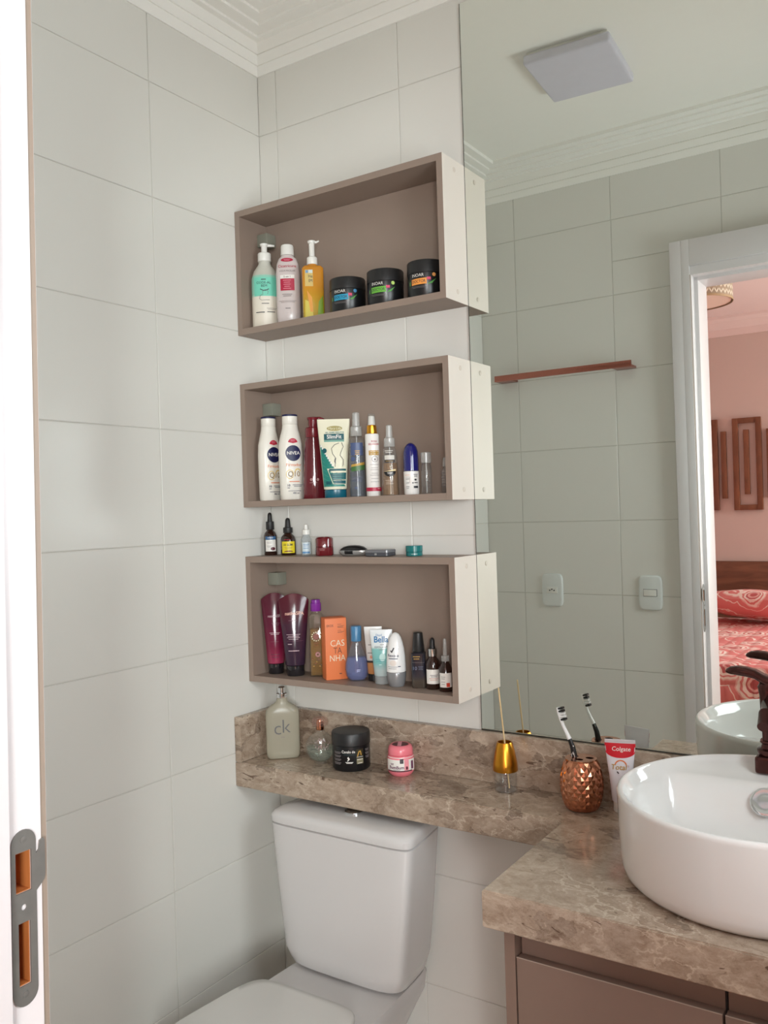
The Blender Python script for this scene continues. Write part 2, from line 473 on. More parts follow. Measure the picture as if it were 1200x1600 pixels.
def grid(a, b, x0, step):
    g = [a]; k = math.ceil((a+1e-3-x0)/step)
    while x0+k*step < b-1e-3: g.append(x0+k*step); k += 1
    return g+[b]

wl = struct_mesh('wall_left', boxes_me('wall_left', [(-0.13, -TT, YB-0.14, 0.13, Z0-0.1, ZC+0.1)]), GROUT)
tile_wall(wl, (0, 0, 0), (0, 1, 0), (0, 0, 1), (1, 0, 0), grid(YB, 0, 0, TW), ZG)
wb = struct_mesh('wall_back', boxes_me('wall_back', [(-TT, XR+0.1, TT, 0.13, Z0-0.1, ZC+0.1)]), GROUT)
tile_wall(wb, (0, 0, 0), (-1, 0, 0), (0, 0, 1), (0, -1, 0), [-x for x in grid(0, XR, 0.432, TW)][::-1], ZG)
# wall with the doorway
DX0, DX1, DZ = 0.785, 1.545, 2.095
wo = struct_mesh('wall_door_side', boxes_me('wall_door_side', [
    (-TT, DX0-0.028, YB-0.14, YB-TT, Z0-0.1, ZC+0.1), (DX1+0.028, XR+0.1, YB-0.14, YB-TT, Z0-0.1, ZC+0.1),
    (DX0-0.028, DX1+0.028, YB-0.14, YB-TT, DZ+0.028, ZC+0.1)]), GROUT)
tile_wall(wo, (0, YB, 0), (1, 0, 0), (0, 0, 1), (0, 1, 0), grid(0, XR, 0.144, 0.3675), ZG, [(0.735, 1.60, Z0-1, 2.195)])
# right wall with the window that lights the room
WY0, WY1, WZ0, WZ1 = -1.17, -0.55, 1.15, 1.89
wr = struct_mesh('wall_right', boxes_me('wall_right', [
    (XR+TT, XR+0.13, YB, 0.0, Z0-0.1, WZ0), (XR+TT, XR+0.13, YB, 0.0, WZ1, ZC+0.1),
    (XR+TT, XR+0.13, YB, WY0, WZ0, WZ1), (XR+TT, XR+0.13, WY1, 0.0, WZ0, WZ1)]), GROUT)
tile_wall(wr, (XR, 0, 0), (0, -1, 0), (0, 0, 1), (-1, 0, 0), grid(0, -YB, 0, TW), ZG, [(-WY1, -WY0, WZ0, WZ1)])
win = struct('window_1')
for nm, b in (('frame_bar', (XR, XR+0.06, WY0, WY0+0.03, WZ0, WZ1)), ('frame_bar', (XR, XR+0.06, WY1-0.03, WY1, WZ0, WZ1)),
              ('frame_bar', (XR, XR+0.06, WY0+0.03, WY1-0.03, WZ0, WZ0+0.03)), ('frame_bar', (XR, XR+0.06, WY0+0.03, WY1-0.03, WZ1-0.03, WZ1)),
              ('frame_bar', (XR+0.01, XR+0.05, WY0+0.03, WY1-0.03, (WZ0+WZ1)/2-0.012, (WZ0+WZ1)/2+0.012))):
    box(nm, DOORW, win, *b)
for a, b in ((WZ0+0.03, (WZ0+WZ1)/2-0.012), ((WZ0+WZ1)/2+0.012, WZ1-0.03)):
    box('pane', clear('window_glass', (240, 246, 244), 0.0), win, XR+0.028, XR+0.032, WY0+0.03, WY1-0.03, a, b)
FLT = pm('beige_floor_tile', (206, 198, 186), 0.3, var=0.04, vscale=4)
fl = struct_mesh('floor', boxes_me('floor', [(-0.1, XR+0.1, YB-0.14, 0.1, Z0-0.1, Z0-0.006)]), GROUT)
fm = None
for a, b in zip(grid(0, XR, 0.2, 0.45), grid(0, XR, 0.2, 0.45)[1:]):
    for c, d in zip(grid(YB, 0, 0, 0.45), grid(YB, 0, 0, 0.45)[1:]):
        box('floor_tile', FLT, fl, a+0.0015, b-0.0015, c+0.0015, d-0.0015, Z0-0.006, Z0)
ce = struct_mesh('ceiling', boxes_me('ceiling', [(-0.1, XR+0.1, YB-0.14, 0.13, ZC, ZC+0.1)]), PAINT)
# stepped gypsum cornice running round the room
prof_c = [(0.0, 2.494), (0.004, 2.494), (0.010, 2.516), (0.0072, 2.5163), (0.0072, 2.5187), (0.0108, 2.519), (0.0165, 2.541), (0.0137, 2.5413), (0.0137, 2.5437),
          (0.0175, 2.544), (0.021, 2.571), (0.036, 2.571), (0.0365, 2.5775), (0.069, 2.5775), (0.0695, 2.584), (0.099, 2.584), (0.0995, 2.5905), (0.128, 2.5905), (0.1285, ZC)]
V = []; F = []
for d, z in prof_c: V += [(d, YB+d, z), (XR-d, YB+d, z), (XR-d, -d, z), (d, -d, z)]
for i in range(len(prof_c)-1):
    for k in range(4): F.append((4*i+k, 4*i+(k+1) % 4, 4*i+4+(k+1) % 4, 4*i+4+k))
struct_mesh('trim_1', mesh_of('trim_1', V, F), GYPS)

# ------------------------------------------------------------------ door frame with strike plate
WOODR = wood('raw_orange_wood', (150, 84, 40), (206, 132, 74), (20, 20, 4))
door = struct('door_1')
YF, YR, YE = YB+0.0150, YB-0.024, YB-0.142        # front of jamb, back of rebate, bedroom side
# left jamb: rebate board (local x -> world y, local y -> world z, extruded along x) with two mortises
h1 = [(-1.2745, 1.0184), (-1.2585, 1.0184), (-1.2585, 1.0552), (-1.2745, 1.0552)]
h2 = [(-1.2725, 0.9344), (-1.2605, 0.9344), (-1.2605, 0.9914), (-1.2725, 0.9914)]
me = plate_me('jamb', [(YR, Z0), (YF, Z0), (YF, DZ), (YR, DZ)], [h1, h2], 0.028)
rot_yz = Matrix(((0, 0, 1, 0), (1, 0, 0, 0), (0, 1, 0, 0), (0, 0, 0, 1)))   # (a,b,c) -> (c,a,b)
me.transform(rot_yz); me.transform(Matrix.Translation((DX0-0.028, 0, 0)))
obj('jamb', me, DOORW, door)
for h in (h1, h2):
    y0, y1, z0, z1 = h[0][0], h[1][0], h[0][1], h[2][1]
    b = boxes_me('mortise', [(DX0-0.026, DX0-0.024, y0, y1, z0, z1), (DX0-0.024, DX0-0.0004, y0+0.00005, y0+0.001, z0, z1), (DX0-0.024, DX0-0.0004, y1-0.001, y1-0.00005, z0, z1),
                             (DX0-0.024, DX0-0.0004, y0+0.001, y1-0.001, z0+0.00005, z0+0.001), (DX0-0.024, DX0-0.0004, y0+0.001, y1-0.001, z1-0.001, z1-0.00005)])
    obj('mortise', b, WOODR, door)
box('jamb', DOORW, door, DX1, DX1+0.028, YR, YF, Z0, DZ)
box('head_jamb', DOORW, door, DX0-0.028, DX1+0.028, YR, YF, DZ, DZ+0.028)
box('door_stop', DOORW, door, DX0-0.028, DX0+0.012, YE, YR-0.0002, Z0, DZ, 0.001)
box('door_stop', DOORW, door, DX1-0.012, DX1+0.028, YE, YR-0.0002, Z0, DZ, 0.001)
box('door_stop', DOORW, door, DX0-0.028, DX1+0.028, YE, YR-0.0002, DZ-0.012, DZ+0.028, 0.001)
CY0, CY1 = YF-0.0068, YF+0.0085
box('casing', DOORW, door, 0.719, DX0-0.0285, CY0, CY1, Z0, 2.21, 0.0015)
box('casing', DOORW, door, DX1+0.0285, DX1+0.066, CY0, CY1, Z0, 2.21, 0.0015)
box('casing', DOORW, door, DX0-0.003, DX1+0.0284, CY0, CY1, DZ+0.0285, 2.21, 0.0015)
box('casing_lip', DOORW, door, DX0-0.0284, DX0-0.003, YF+0.0002, CY1, Z0, 2.21, 0.0008)
box('casing_edge', DOORE, door, DX0-0.003, DX0-0.0024, YF+0.0004, CY1-0.001, Z0, DZ)
STEEL = pm('brushed_grey_steel', (128, 126, 122), 0.4, 0.45, var=0.18, vscale=60)
yl, yr, yc = -1.2785, -1.2535, -1.266
outl = [(yc+0.0125*math.cos(R(a)), 0.9281+0.0125*math.sin(R(a))) for a in range(180, 361, 15)]
outl += [(yr, 0.9933), (yr, 1.0155), (yr+0.004, 1.0189), (-1.2452, 1.0233), (-1.2442, 1.0281), (-1.2442, 1.059), (-1.2462, 1.0615), (-1.2495, 1.06), (-1.2505, 1.0523), (yr, 1.0494)]
outl += [(yr, 1.0552)]+[(yc+0.0125*math.cos(R(a)), 1.0624+0.0125*math.sin(R(a))) for a in range(0, 181, 15)]
cir = lambda y, z, r: [(y+r*math.cos(R(a)), z+r*math.sin(R(a))) for a in range(0, 360, 30)]
me = plate_me('strike_plate', outl, [h1, h2, cir(-1.2665, 1.0049, 0.0028)], 0.0014)
me.transform(rot_yz); me.transform(Matrix.Translation((DX0+0.0002, 0, 0)))
sp = obj('strike_plate', me, STEEL, door); sp['label'] = 'grey metal strike plate with two cut-outs'
for z in (1.0663, 0.9261):
    m2 = loft_me('screw', P((0, 0.0032), (0.0006, 0.003), (0.0008, 0.001)), 14); m2.transform(Matrix.Rotation(R(90), 4, 'Y')); m2.transform(Matrix.Translation((DX0+0.0016, -1.2665, z)))
    obj('screw', m2, STEEL, sp)

# the old frame leans a little out of plumb
lean = Matrix.Identity(4); lean[1][2] = 0.0158; lean[1][3] = -0.0158*0.95
done = set()
for ch in [o for o in COL.objects if o.parent and (o.parent == door or o.parent.parent == door)]:
    if ch.data.name not in done: ch.data.transform(lean); done.add(ch.data.name)
# ------------------------------------------------------------------ bedroom seen through the doorway (in the mirror)
ROSE = pm('dusty_rose_paint', (212, 192, 186), 0.85, var=0.015, vscale=3)
BPAINT = pm('blush_white_paint', (234, 214, 212), 0.85, var=0.01)
BX0, BX1, BY1 = -1.30, 3.30, -4.60
struct_mesh('wall_bedroom_far', boxes_me('wall_bedroom_far', [(BX0-0.1, BX1+0.1, BY1-0.1, BY1, Z0-0.1, ZC+0.1)]), ROSE)
struct_mesh('wall_bedroom_left', boxes_me('wall_bedroom_left', [(BX0-0.1, BX0, BY1, YE, Z0-0.1, ZC+0.1)]), ROSE)
struct_mesh('wall_bedroom_near', boxes_me('wall_bedroom_near', [(BX0, -0.131, YE, YE+0.1, Z0-0.1, ZC+0.1), (XR+0.101, BX1+0.1, YE, YE+0.1, Z0-0.1, ZC+0.1)]), ROSE)
bz0, bz1, by0, by1 = 0.90, 2.30, -4.56, -3.50
struct_mesh('wall_bedroom_right', boxes_me('wall_bedroom_right', [
    (BX1, BX1+0.1, BY1, YE, Z0-0.1, bz0), (BX1, BX1+0.1, BY1, YE, bz1, ZC+0.1), (BX1, BX1+0.1, BY1, by0, bz0, bz1), (BX1, BX1+0.1, by1, YE, bz0, bz1)]), ROSE)
win2 = struct('window_2')
for b in ((BX1, BX1+0.06, by0, by0+0.04, bz0, bz1), (BX1, BX1+0.06, by1-0.04, by1, bz0, bz1), (BX1, BX1+0.06, by0+0.04, by1-0.04, bz0, bz0+0.04),
          (BX1, BX1+0.06, by0+0.04, by1-0.04, bz1-0.04, bz1), (BX1, BX1+0.06, (by0+by1)/2-0.02, (by0+by1)/2+0.02, bz0+0.04, bz1-0.04)):
    box('frame_bar', DOORW, win2, *b)
for a, b in ((by0+0.04, (by0+by1)/2-0.02), ((by0+by1)/2+0.02, by1-0.04)):
    box('pane', MATS['window_glass'], win2, BX1+0.028, BX1+0.032, a, b, bz0+0.04, bz1-0.04)
struct_mesh('ceiling_bedroom', boxes_me('ceiling_bedroom', [(BX0, BX1, BY1, YE, ZC, ZC+0.1)]), BPAINT)
struct_mesh('floor_bedroom', boxes_me('floor_bedroom', [(BX0, BX1, BY1, YE, Z0-0.1, Z0)]), wood('oak_floor', (150, 110, 78), (190, 150, 112), (3, 22, 22)))
V = []; F = []
pc2 = [(0.0, 2.475), (0.012, 2.475), (0.018, 2.52), (0.05, 2.565), (0.06, 2.57), (0.075, 2.585), (0.08, ZC)]
for d, z in pc2: V += [(BX0+d, BY1+d, z), (BX1-d, BY1+d, z), (BX1-d, YE-d, z), (BX0+d, YE-d, z)]
for i in range(len(pc2)-1):
    for k in range(4): F.append((4*i+k, 4*i+(k+1) % 4, 4*i+4+(k+1) % 4, 4*i+4+k))
struct_mesh('trim_2', mesh_of('trim_2', V, F), BPAINT)
WALN = wood('walnut_board', (92, 56, 40), (134, 88, 64), (3, 14, 14), 0.5)
SLAT = wood('brown_wood_slat', (112, 66, 44), (140, 88, 62), (12, 12, 3), 0.5)
# headboard, bed, quilt, pillow
hb = thing('headboard', 'brown walnut headboard with horizontal grain behind the coral pillow', 'headboard', (0, BY1, Z0))
for z0, z1 in ((0.30, 0.62), (0.622, 0.945)): box('board', WALN, hb, -0.62, 1.25, 0.002, 0.045, z0, z1, 0.002)
for x in (-0.5, 1.1): box('leg', WALN, hb, x, x+0.06, 0.002, 0.04, 0.0, 0.3)
bed = thing('bed', 'double bed base with mattress under the coral quilt', 'bed', (0, 0, Z0))
box('bed_base', WALN, bed, -0.50, 1.10, -4.53, -2.72, 0.10, 0.32, 0.01)
box('mattress', pm('white_ticking', (226, 222, 218), 0.9), bed, -0.50, 1.10, -4.53, -2.72, 0.321, 0.545, 0.04)
for x in (-0.45, 1.0):
    for y in (-4.45, -2.85): box('leg', WALN, bed, x, x+0.06, y, y+0.06, 0.0, 0.1)
QU = quilt_mat()
# quilt: top sheet and pleated drop at the foot, one cloth with gathered channels
NX, V, F = 260, [], []
rows = []
for j in range(22): rows.append(('t', j/21.0))
for j in range(1, 37): rows.append(('d', j/36.0))
for kind, t in rows:
    for i in range(NX+1):
        x = -0.53+1.66*i/NX
        ch = abs(math.sin(math.pi*(x+0.53)/0.066))
        if kind == 't':
            y = -4.50+(4.50-2.72)*t
            z = 0.5365+0.006*abs(math.sin(math.pi*t*14))*ch**0.5+0.006
            V.append((x, y, z))
        else:
            puff = 0.022*ch**0.6*(0.35+0.65*abs(math.sin(math.pi*t*4.5))**0.6)
            a = min(1, t*6)
            y = -2.72+0.022*math.sin(a*math.pi/2)+puff*a
            z = 0.5425-0.022*(1-math.cos(a*math.pi/2))-0.40*max(0, t-0.06)
            V.append((x, y, z))
for j in range(len(rows)-1):
    for i in range(NX): F.append((j*(NX+1)+i, j*(NX+1)+i+1, (j+1)*(NX+1)+i+1, (j+1)*(NX+1)+i))
qm = mesh_of('quilt', V, F, True)
q = tag(obj('quilt', qm, QU), 'coral quilt with pale medallions draped over the bed foot', 'quilt')
so = q.modifiers.new('thickness', 'SOLIDIFY'); so.thickness = 0.004; so.offset = 1.0
def pillow_me(name, lx, ly, h, n=24):
    V = []; F = []
    for side in (1, -1):
        for j in range(n+1):
            for i in range(n+1):
                u, v = 2*i/n-1, 2*j/n-1
                k = (1-abs(u)**2.6)*(1-abs(v)**2.6)
                pin = 1-0.10*(abs(u)**2*abs(v)**2)
                wr_ = 0.004*math.sin(9*u+5*v)*k
                V.append((u*lx/2*pin*(1-0.05*(1-v*v)*abs(u)), v*ly/2*pin, side*(h/2*max(k, 0)**0.55)+wr_))
    N2 = (n+1)*(n+1)
    for s_ in (0, N2):
        for j in range(n):
            for i in range(n): F.append((s_+j*(n+1)+i, s_+j*(n+1)+i+1, s_+(j+1)*(n+1)+i+1, s_+(j+1)*(n+1)+i))
    return mesh_of(name, V, F, True)
pw = tag(obj('pillow', pillow_me('pillow', 0.72, 0.46, 0.17), QU, None, (0.42, -4.20, 0.675), (R(14), 0, R(7))), 'plump coral pillow with pale medallions leaning on the headboard', 'pillow')
# wooden wall decoration
def wall_frame(x0, x1, z0, z1, label):
    t = thing('wall_frame', label, 'wall decor', ((x0+x1)/2, BY1, z0), 0, 'wooden line art above the headboard')
    cx = (x0+x1)/2; wd = 0.036; H = z1-z0; W2 = (x1-x0)/2
    box('slat', SLAT, t, -W2, -W2+wd, 0.001, 0.03, 0, H, 0.002); box('slat', SLAT, t, W2-wd, W2, 0.001, 0.03, 0, H, 0.002)
    box('slat', SLAT, t, -W2+wd, W2-wd, 0.001, 0.028, 0, wd, 0.002); box('slat', SLAT, t, -W2+wd, W2-wd, 0.001, 0.028, H-wd, H, 0.002)
def wall_bar(x0, x1, z0, z1, label):
    o = tag(box('wall_bar', SLAT, None, x0, x1, BY1+0.001, BY1+0.03, z0, z1, 0.002), label, 'wall decor', 'wooden line art above the headboard')
wall_frame(0.212, 0.396, 1.275, 1.903, 'tall brown wooden rectangle on rose wall enclosing a single slat')
wall_bar(0.282, 0.316, 1.382, 1.822, 'brown wooden slat inside the tall wooden rectangle')
wall_bar(0.135, 0.169, 1.357, 1.819, 'lone brown wooden slat between the two wooden rectangles')
wall_frame(-0.07, 0.114, 1.278, 1.905, 'brown wooden rectangle half hidden by the door jamb')
wall_bar(0.428, 0.462, 1.357, 1.819, 'brown wooden slat beyond the tall wooden rectangle')
# pendant drum lamp of the bedroom
lp = thing('pendant_lamp', 'cream drum lamp with leaf pattern hanging in the rose bedroom', 'lamp', (0.335, -3.10, 2.405))
CRM = pm('cream_shade', (226, 205, 178), 0.7); LEAF = pm('taupe_shade_fabric', (168, 146, 124), 0.7)
n = 48; V = []; F = []
for z in (0, 0.17):
    for k in range(n): V.append((0.2*math.cos(2*math.pi*k/n), 0.2*math.sin(2*math.pi*k/n), z))
for k in range(n): F.append((k, (k+1) % n, n+(k+1) % n, n+k))
sh = obj('lamp_shade', mesh_of('lamp_shade', V, F, True), LEAF, lp)
obj('diffuser', loft_me('diffuser', P((0.002, 0.192), (0.006, 0.194)), 48), pm('blush_diffuser', (240, 214, 200), 0.6), lp)
obj('rim', loft_me('rim', P((-0.003, 0.2005), (-0.003, 0.203), (0.008, 0.203), (0.008, 0.2005)), 48, cap0=False, cap1=False), pm('tan_rim', (178, 148, 112), 0.5), lp)
V = []; F = []
for r_ in range(5):
    for k in range(44):
        for sgn in (1, -1):
            a0 = 2*math.pi*k/44; z = 0.012+r_*0.031; b = len(V)
            for da, dz in ((0.002, 0.0), (0.060*0.95, 0.018), (0.050, 0.029), (0.004, 0.011)):
                aa = a0+sgn*da*1.1
                V.append((0.2012*math.cos(aa), 0.2012*math.sin(aa), z+dz))
            F.append((b, b+1, b+2, b+3))
obj('leaf_pattern', mesh_of('leaf_pattern', V, F), pm('ivory_leaf_print', (246, 232, 212), 0.6), sh)
obj('ceiling_rod', tube_me('ceiling_rod', [(0, 0, 0.006), (0, 0, 0.197)], 0.008), pm('tan_rim'), lp)

# ------------------------------------------------------------------ fittings on the door-side wall (seen in the mirror)
GREYW = pm('pale_grey_plate_plastic', (224, 227, 225), 0.4)
def wall_plate(label, cat, name, x, z):
    t = thing(name, label, cat, (x, YB, z))
    m_ = loft_me('cover_plate', [(0, 0.040, 0.060, 6), (0.005, 0.040, 0.060, 6), (0.008, 0.0375, 0.058, 6), (0.009, 0.034, 0.055, 6)], 40)
    m_.transform(Matrix.Rotation(R(-90), 4, 'X')); obj('cover_plate', m_, GREYW, t, (0, 0.0004, 0))
    return t
t = wall_plate('pale grey power outlet plate on tiled wall', 'outlet', 'power_outlet', 0.255, 1.043)
box('socket_module', WHITEP, t, -0.021, 0.021, 0.0085, 0.0115, -0.0115, 0.0115, 0.001)
for x, z in ((-0.0085, -0.001), (0.0, 0.003), (0.0085, -0.001)):
    m_ = loft_me('pin_hole', P((0, 0.0026), (0.0006, 0.0026)), 12); m_.transform(Matrix.Rotation(R(-90), 4, 'X')); obj('pin_hole', m_, BLACKP, t, (x, 0.0116, z))
t = wall_plate('pale grey light switch plate beside the door casing', 'switch', 'light_switch', 0.612, 1.042)
box('rocker_surround', BLACKP, t, -0.0235, 0.0235, 0.0086, 0.0096, -0.0125, 0.0125)
box('rocker', WHITEP, t, -0.0222, 0.0222, 0.0097, 0.0125, -0.0112, 0.0112, 0.001)
t = thing('towel_bar', 'flat rose copper towel bar on tiled wall above the outlet', 'towel bar', (0.33, YB, 1.826))
COPB = pm('brushed_rose_copper', (176, 112, 98), 0.26, 0.9)
box('bar', COPB, t, -0.256, 0.256, 0.052, 0.060, -0.011, 0.011, 0.0012)
for x in (-0.256, 0.188): box('end_block', COPB, t, x, x+0.068, 0.0006, 0.0518, -0.011, -0.003, 0.001)
# ceiling lamp, off
t = thing('ceiling_lamp', 'square white frosted ceiling lamp, switched off', 'lamp', (0.64, -0.648, ZC), 3)
t.rotation_euler = (0, 0, R(-4))
box('base', WHITEP, t, -0.112, 0.112, -0.124, 0.124, -0.008, -0.0002, 0.001)
box('diffuser', pm('frosted_lilac_acrylic', (214, 212, 224), 0.4), t, -0.120, 0.120, -0.134, 0.134, -0.036, -0.0082, 0.009, 4)
#PART3
# ------------------------------------------------------------------ mirror
m, nt, out = new_mat('silvered_mirror')
b = nt.nodes.new('ShaderNodeBsdfPrincipled'); b.inputs['Metallic'].default_value = 1; b.inputs['Roughness'].default_value = 0.0
b.inputs['Base Color'].default_value = (0.82, 0.845, 0.80, 1); nt.links.new(b.outputs[0], out.inputs[0])
MIR = m
t = thing('wall_mirror', 'large frameless wall mirror resting on the marble backsplash', 'mirror', (0.6015, 0, 0.8575))
box('mirror_glass', MIR, t, 0.0, 1.13, -0.0045, -0.0006, 0.0022, 1.62)
box('edge_seal', pm('dark_edge_seal', (52, 52, 46), 0.5), t, 0.0, 1.13, -0.0056, -0.0006, 0.0, 0.002)
box('edge_seal', pm('dark_edge_seal'), t, -0.0012, -0.0001, -0.0050, -0.0006, 0.0, 1.62)

# ------------------------------------------------------------------ wall shelves
GLASSY = clear('greenish_clear_bracket', (228, 236, 228), 0.55, (168, 168, 154), 0.1)
CAPM = pm('pale_screw_cap', (214, 204, 192), 0.45)
def wall_shelf(z0, z1, label):
    D, TH, W = 0.1045, 0.0150, 0.600
    t = thing('wall_shelf', label, 'shelf', (0.0005, 0, z0), 0, 'taupe box shelves stacked on the wall')
    H = z1-z0
    box('bottom_panel', TAUPE, t, TH+0.0002, W-TH-0.0002, -D, -0.0005, 0, TH)
    box('top_panel', TAUPE, t, TH+0.0002, W-TH-0.0002, -D, -0.0005, H-TH, H)
    box('side_panel', TAUPE, t, 0, TH, -D, -0.0005, 0, H)
    s = box('side_panel', TAUPE, t, W-TH, W-0.0008, -D, -0.0005, 0, H)
    f = box('side_veneer', PALE, s, W-0.00075, W, -D+0.0001, -0.0005, 0.0001, H-0.0001); f['label'] = 'pale greige outer face'
    box('back_panel', TAUPE, t, TH+0.0003, W-TH-0.0003, -0.0045, -0.0005, TH+0.0003, H-TH-0.0003)
    br = box('mounting_bracket', GLASSY, t, TH+0.0008, TH+0.034, -0.040, -0.0052, H-TH-0.062, H-TH-0.030, 0.002); br['label'] = 'translucent greenish corner bracket'
    for zz in (0.022, H-0.022):
        m_ = loft_me('screw_cap', P((0, 0.0056), (0.0008, 0.0054), (0.0012, 0.004)), 18); m_.transform(Matrix.Rotation(R(90), 4, 'Y'))
        obj('screw_cap', m_, CAPM, t, (W+0.0001, -0.052, zz))
    return t
SZ = {1: (1.8047, 2.1154), 2: (1.3723, 1.6817), 3: (0.9348, 1.2484)}
wall_shelf(*SZ[1], 'taupe box shelf holding pump bottles and three black jars')
wall_shelf(*SZ[2], 'taupe box shelf crowded with lotions and spray bottles')
wall_shelf(*SZ[3], 'taupe box shelf with orange box inside and small vials on top')
F1, F2, F3, T3, CT = SZ[1][0]+0.015, SZ[2][0]+0.015, SZ[3][0]+0.015, SZ[3][1], 0.747
E_ = 0.0003

# ------------------------------------------------------------------ marble worktop
wt = thing('worktop', 'brown marble worktop narrowing to a ledge above the toilet', 'worktop', (0, 0, 0))
out_l = [(0.0012, -0.0012), (0.0012, -0.164), (0.842, -0.164), (0.853, -0.175), (0.855, -0.510), (1.747, -0.510), (1.747, -0.0012)]
bm = bmesh.new()
vv = [bm.verts.new((x, y, 0.687)) for x, y in out_l]; f = bm.faces.new(vv)
r = bmesh.ops.extrude_face_region(bm, geom=[f]); bmesh.ops.translate(bm, verts=[g for g in r['geom'] if isinstance(g, bmesh.types.BMVert)], vec=(0, 0, 0.06))
bmesh.ops.recalc_face_normals(bm, faces=bm.faces)
bmesh.ops.bevel(bm, geom=[e for e in bm.edges if abs(e.verts[0].co.z-e.verts[1].co.z) < 1e-6], offset=0.0022, segments=2, affect='EDGES')
me = bpy.data.meshes.new('slab'); bm.to_mesh(me); bm.free()
obj('slab', me, MARB, wt)
box('backsplash', MARB, wt, 0.0012, 1.747, -0.0205, -0.0012, 0.7473, 0.857, 0.0015)
box('side_splash', MARB, wt, 0.0012, 0.0205, -0.164, -0.0209, 0.7473, 0.857, 0.0015)

# ------------------------------------------------------------------ vanity cabinet
TAUPE2 = pm('warm_taupe_cabinet_laminate', (130, 108, 96), 0.45, bump=0.05, bscale=900, var=0.04, vscale=10)
DARKG = pm('painted_gap_shade', (40, 32, 30), 0.8)
va = thing('vanity_cabinet', 'taupe vanity cabinet hung under the marble worktop', 'cabinet', (0, 0, 0))
box('side_panel', TAUPE2, va, 0.882, 0.900, -0.490, -0.003, 0.10, 0.6865)
box('carcass', TAUPE2, va, 0.9003, 1.735, -0.455, -0.003, 0.10, 0.6863)
ALU = pm('pale_drawer_edge', (176, 160, 148), 0.35)
for x0, x1 in ((0.9025, 1.2128), (1.2165, 1.527), (1.5307, 1.735)):
    d = box('drawer_front', TAUPE2, va, x0, x1, -0.490, -0.472, 0.385, 0.642, 0.001)
    box('edge_strip', ALU, d, x0, x1, -0.4902, -0.4885, 0.6421, 0.6431)
    d = box('drawer_front', TAUPE2, va, x0, x1, -0.490, -0.472, 0.105, 0.380, 0.001)
    box('grip_recess', TAUPE2, va, x0+0.001, x1, -0.4708, -0.4554, 0.600, 0.6860)
box('gap_shade_strip', DARKG, va, 1.2131, 1.2162, -0.4705, -0.4553, 0.11, 0.686)  # dark strip behind the drawer gap, its colour stands in for the shade there

# ------------------------------------------------------------------ basin, overflow, drain, tap
BC = (1.229, -0.262); BR = 0.222; DECK = 0.108        # chord of the tap deck, measured from the centre
ba = thing('vessel_basin', 'round white ceramic vessel basin standing on the marble worktop', 'basin', (BC[0], BC[1], CT+0.0005))
NB = 96
rings = []
for r_, z in ((0.200, 0.0), (0.2085, 0.003), (0.2145, 0.010), (0.2178, 0.022), (0.2192, 0.04), (0.2208, 0.08), (0.2216, 0.110), (BR, 0.130), (BR, 0.1345), (BR-0.002, 0.138), (BR-0.005, 0.1395), (BR-0.008, 0.138), (BR-0.0105, 0.134)):
    rings.append([(r_, z)]*NB)
def chord(th, d):
    s = math.sin(th)
    return d/s if s > 1e-3 else 9.0
def blend(a, b): # smooth minimum
    k = 0.02; h = max(k-abs(a-b), 0)/k
    return min(a, b)-h*h*k*0.25
for r0, z, d in ((0.206, 0.1265, None), (0.203, 0.1220, DECK+0.006), (0.201, 0.1195, DECK), (0.198, 0.112, DECK-0.008), (0.190, 0.085, DECK-0.019), (0.176, 0.056, DECK-0.032), (0.150, 0.038, DECK-0.048), (0.10, 0.0285, 0.036), (0.05, 0.026, 0.02), (0.022, 0.0255, None)):
    rings.append([((r0 if d is None else blend(r0, chord(2*math.pi*k/NB, d))), z) for k in range(NB)])
V = []; F = []
for rg in rings:
    for k, (r_, z) in enumerate(rg): V.append((r_*math.cos(2*math.pi*k/NB), r_*math.sin(2*math.pi*k/NB), z))
for i in range(len(rings)-1):
    for k in range(NB): F.append((i*NB+k, i*NB+(k+1) % NB, (i+1)*NB+(k+1) % NB, (i+1)*NB+k))
F.append(tuple(range(NB))[::-1]); F.append(tuple(range((len(rings)-1)*NB, len(rings)*NB)))
obj('bowl', mesh_of('bowl', V, F, True, 60), CERAM, ba)
cap_p = P((0, 0.0235), (0.0035, 0.0245), (0.0055, 0.0235), (0.0065, 0.0205), (0.0062, 0.0195), (0.0068, 0.010), (0.0070, 0.001))
o = obj('overflow_cap', loft_me('overflow_cap', cap_p, 32), CHROME, ba, (-0.009, 0.0865, 0.0960), (R(55), 0, R(0))); o['label'] = 'round chrome overflow cap'
o = obj('drain', loft_me('drain', P((0, 0.028), (0.004, 0.030), (0.006, 0.028), (0.0062, 0.018), (0.004, 0.017), (0.004, 0.001)), 32), pm('dark_drain_metal', (46, 46, 48), 0.25, 0.8), ba, (-0.028, 0.056, 0.0275))
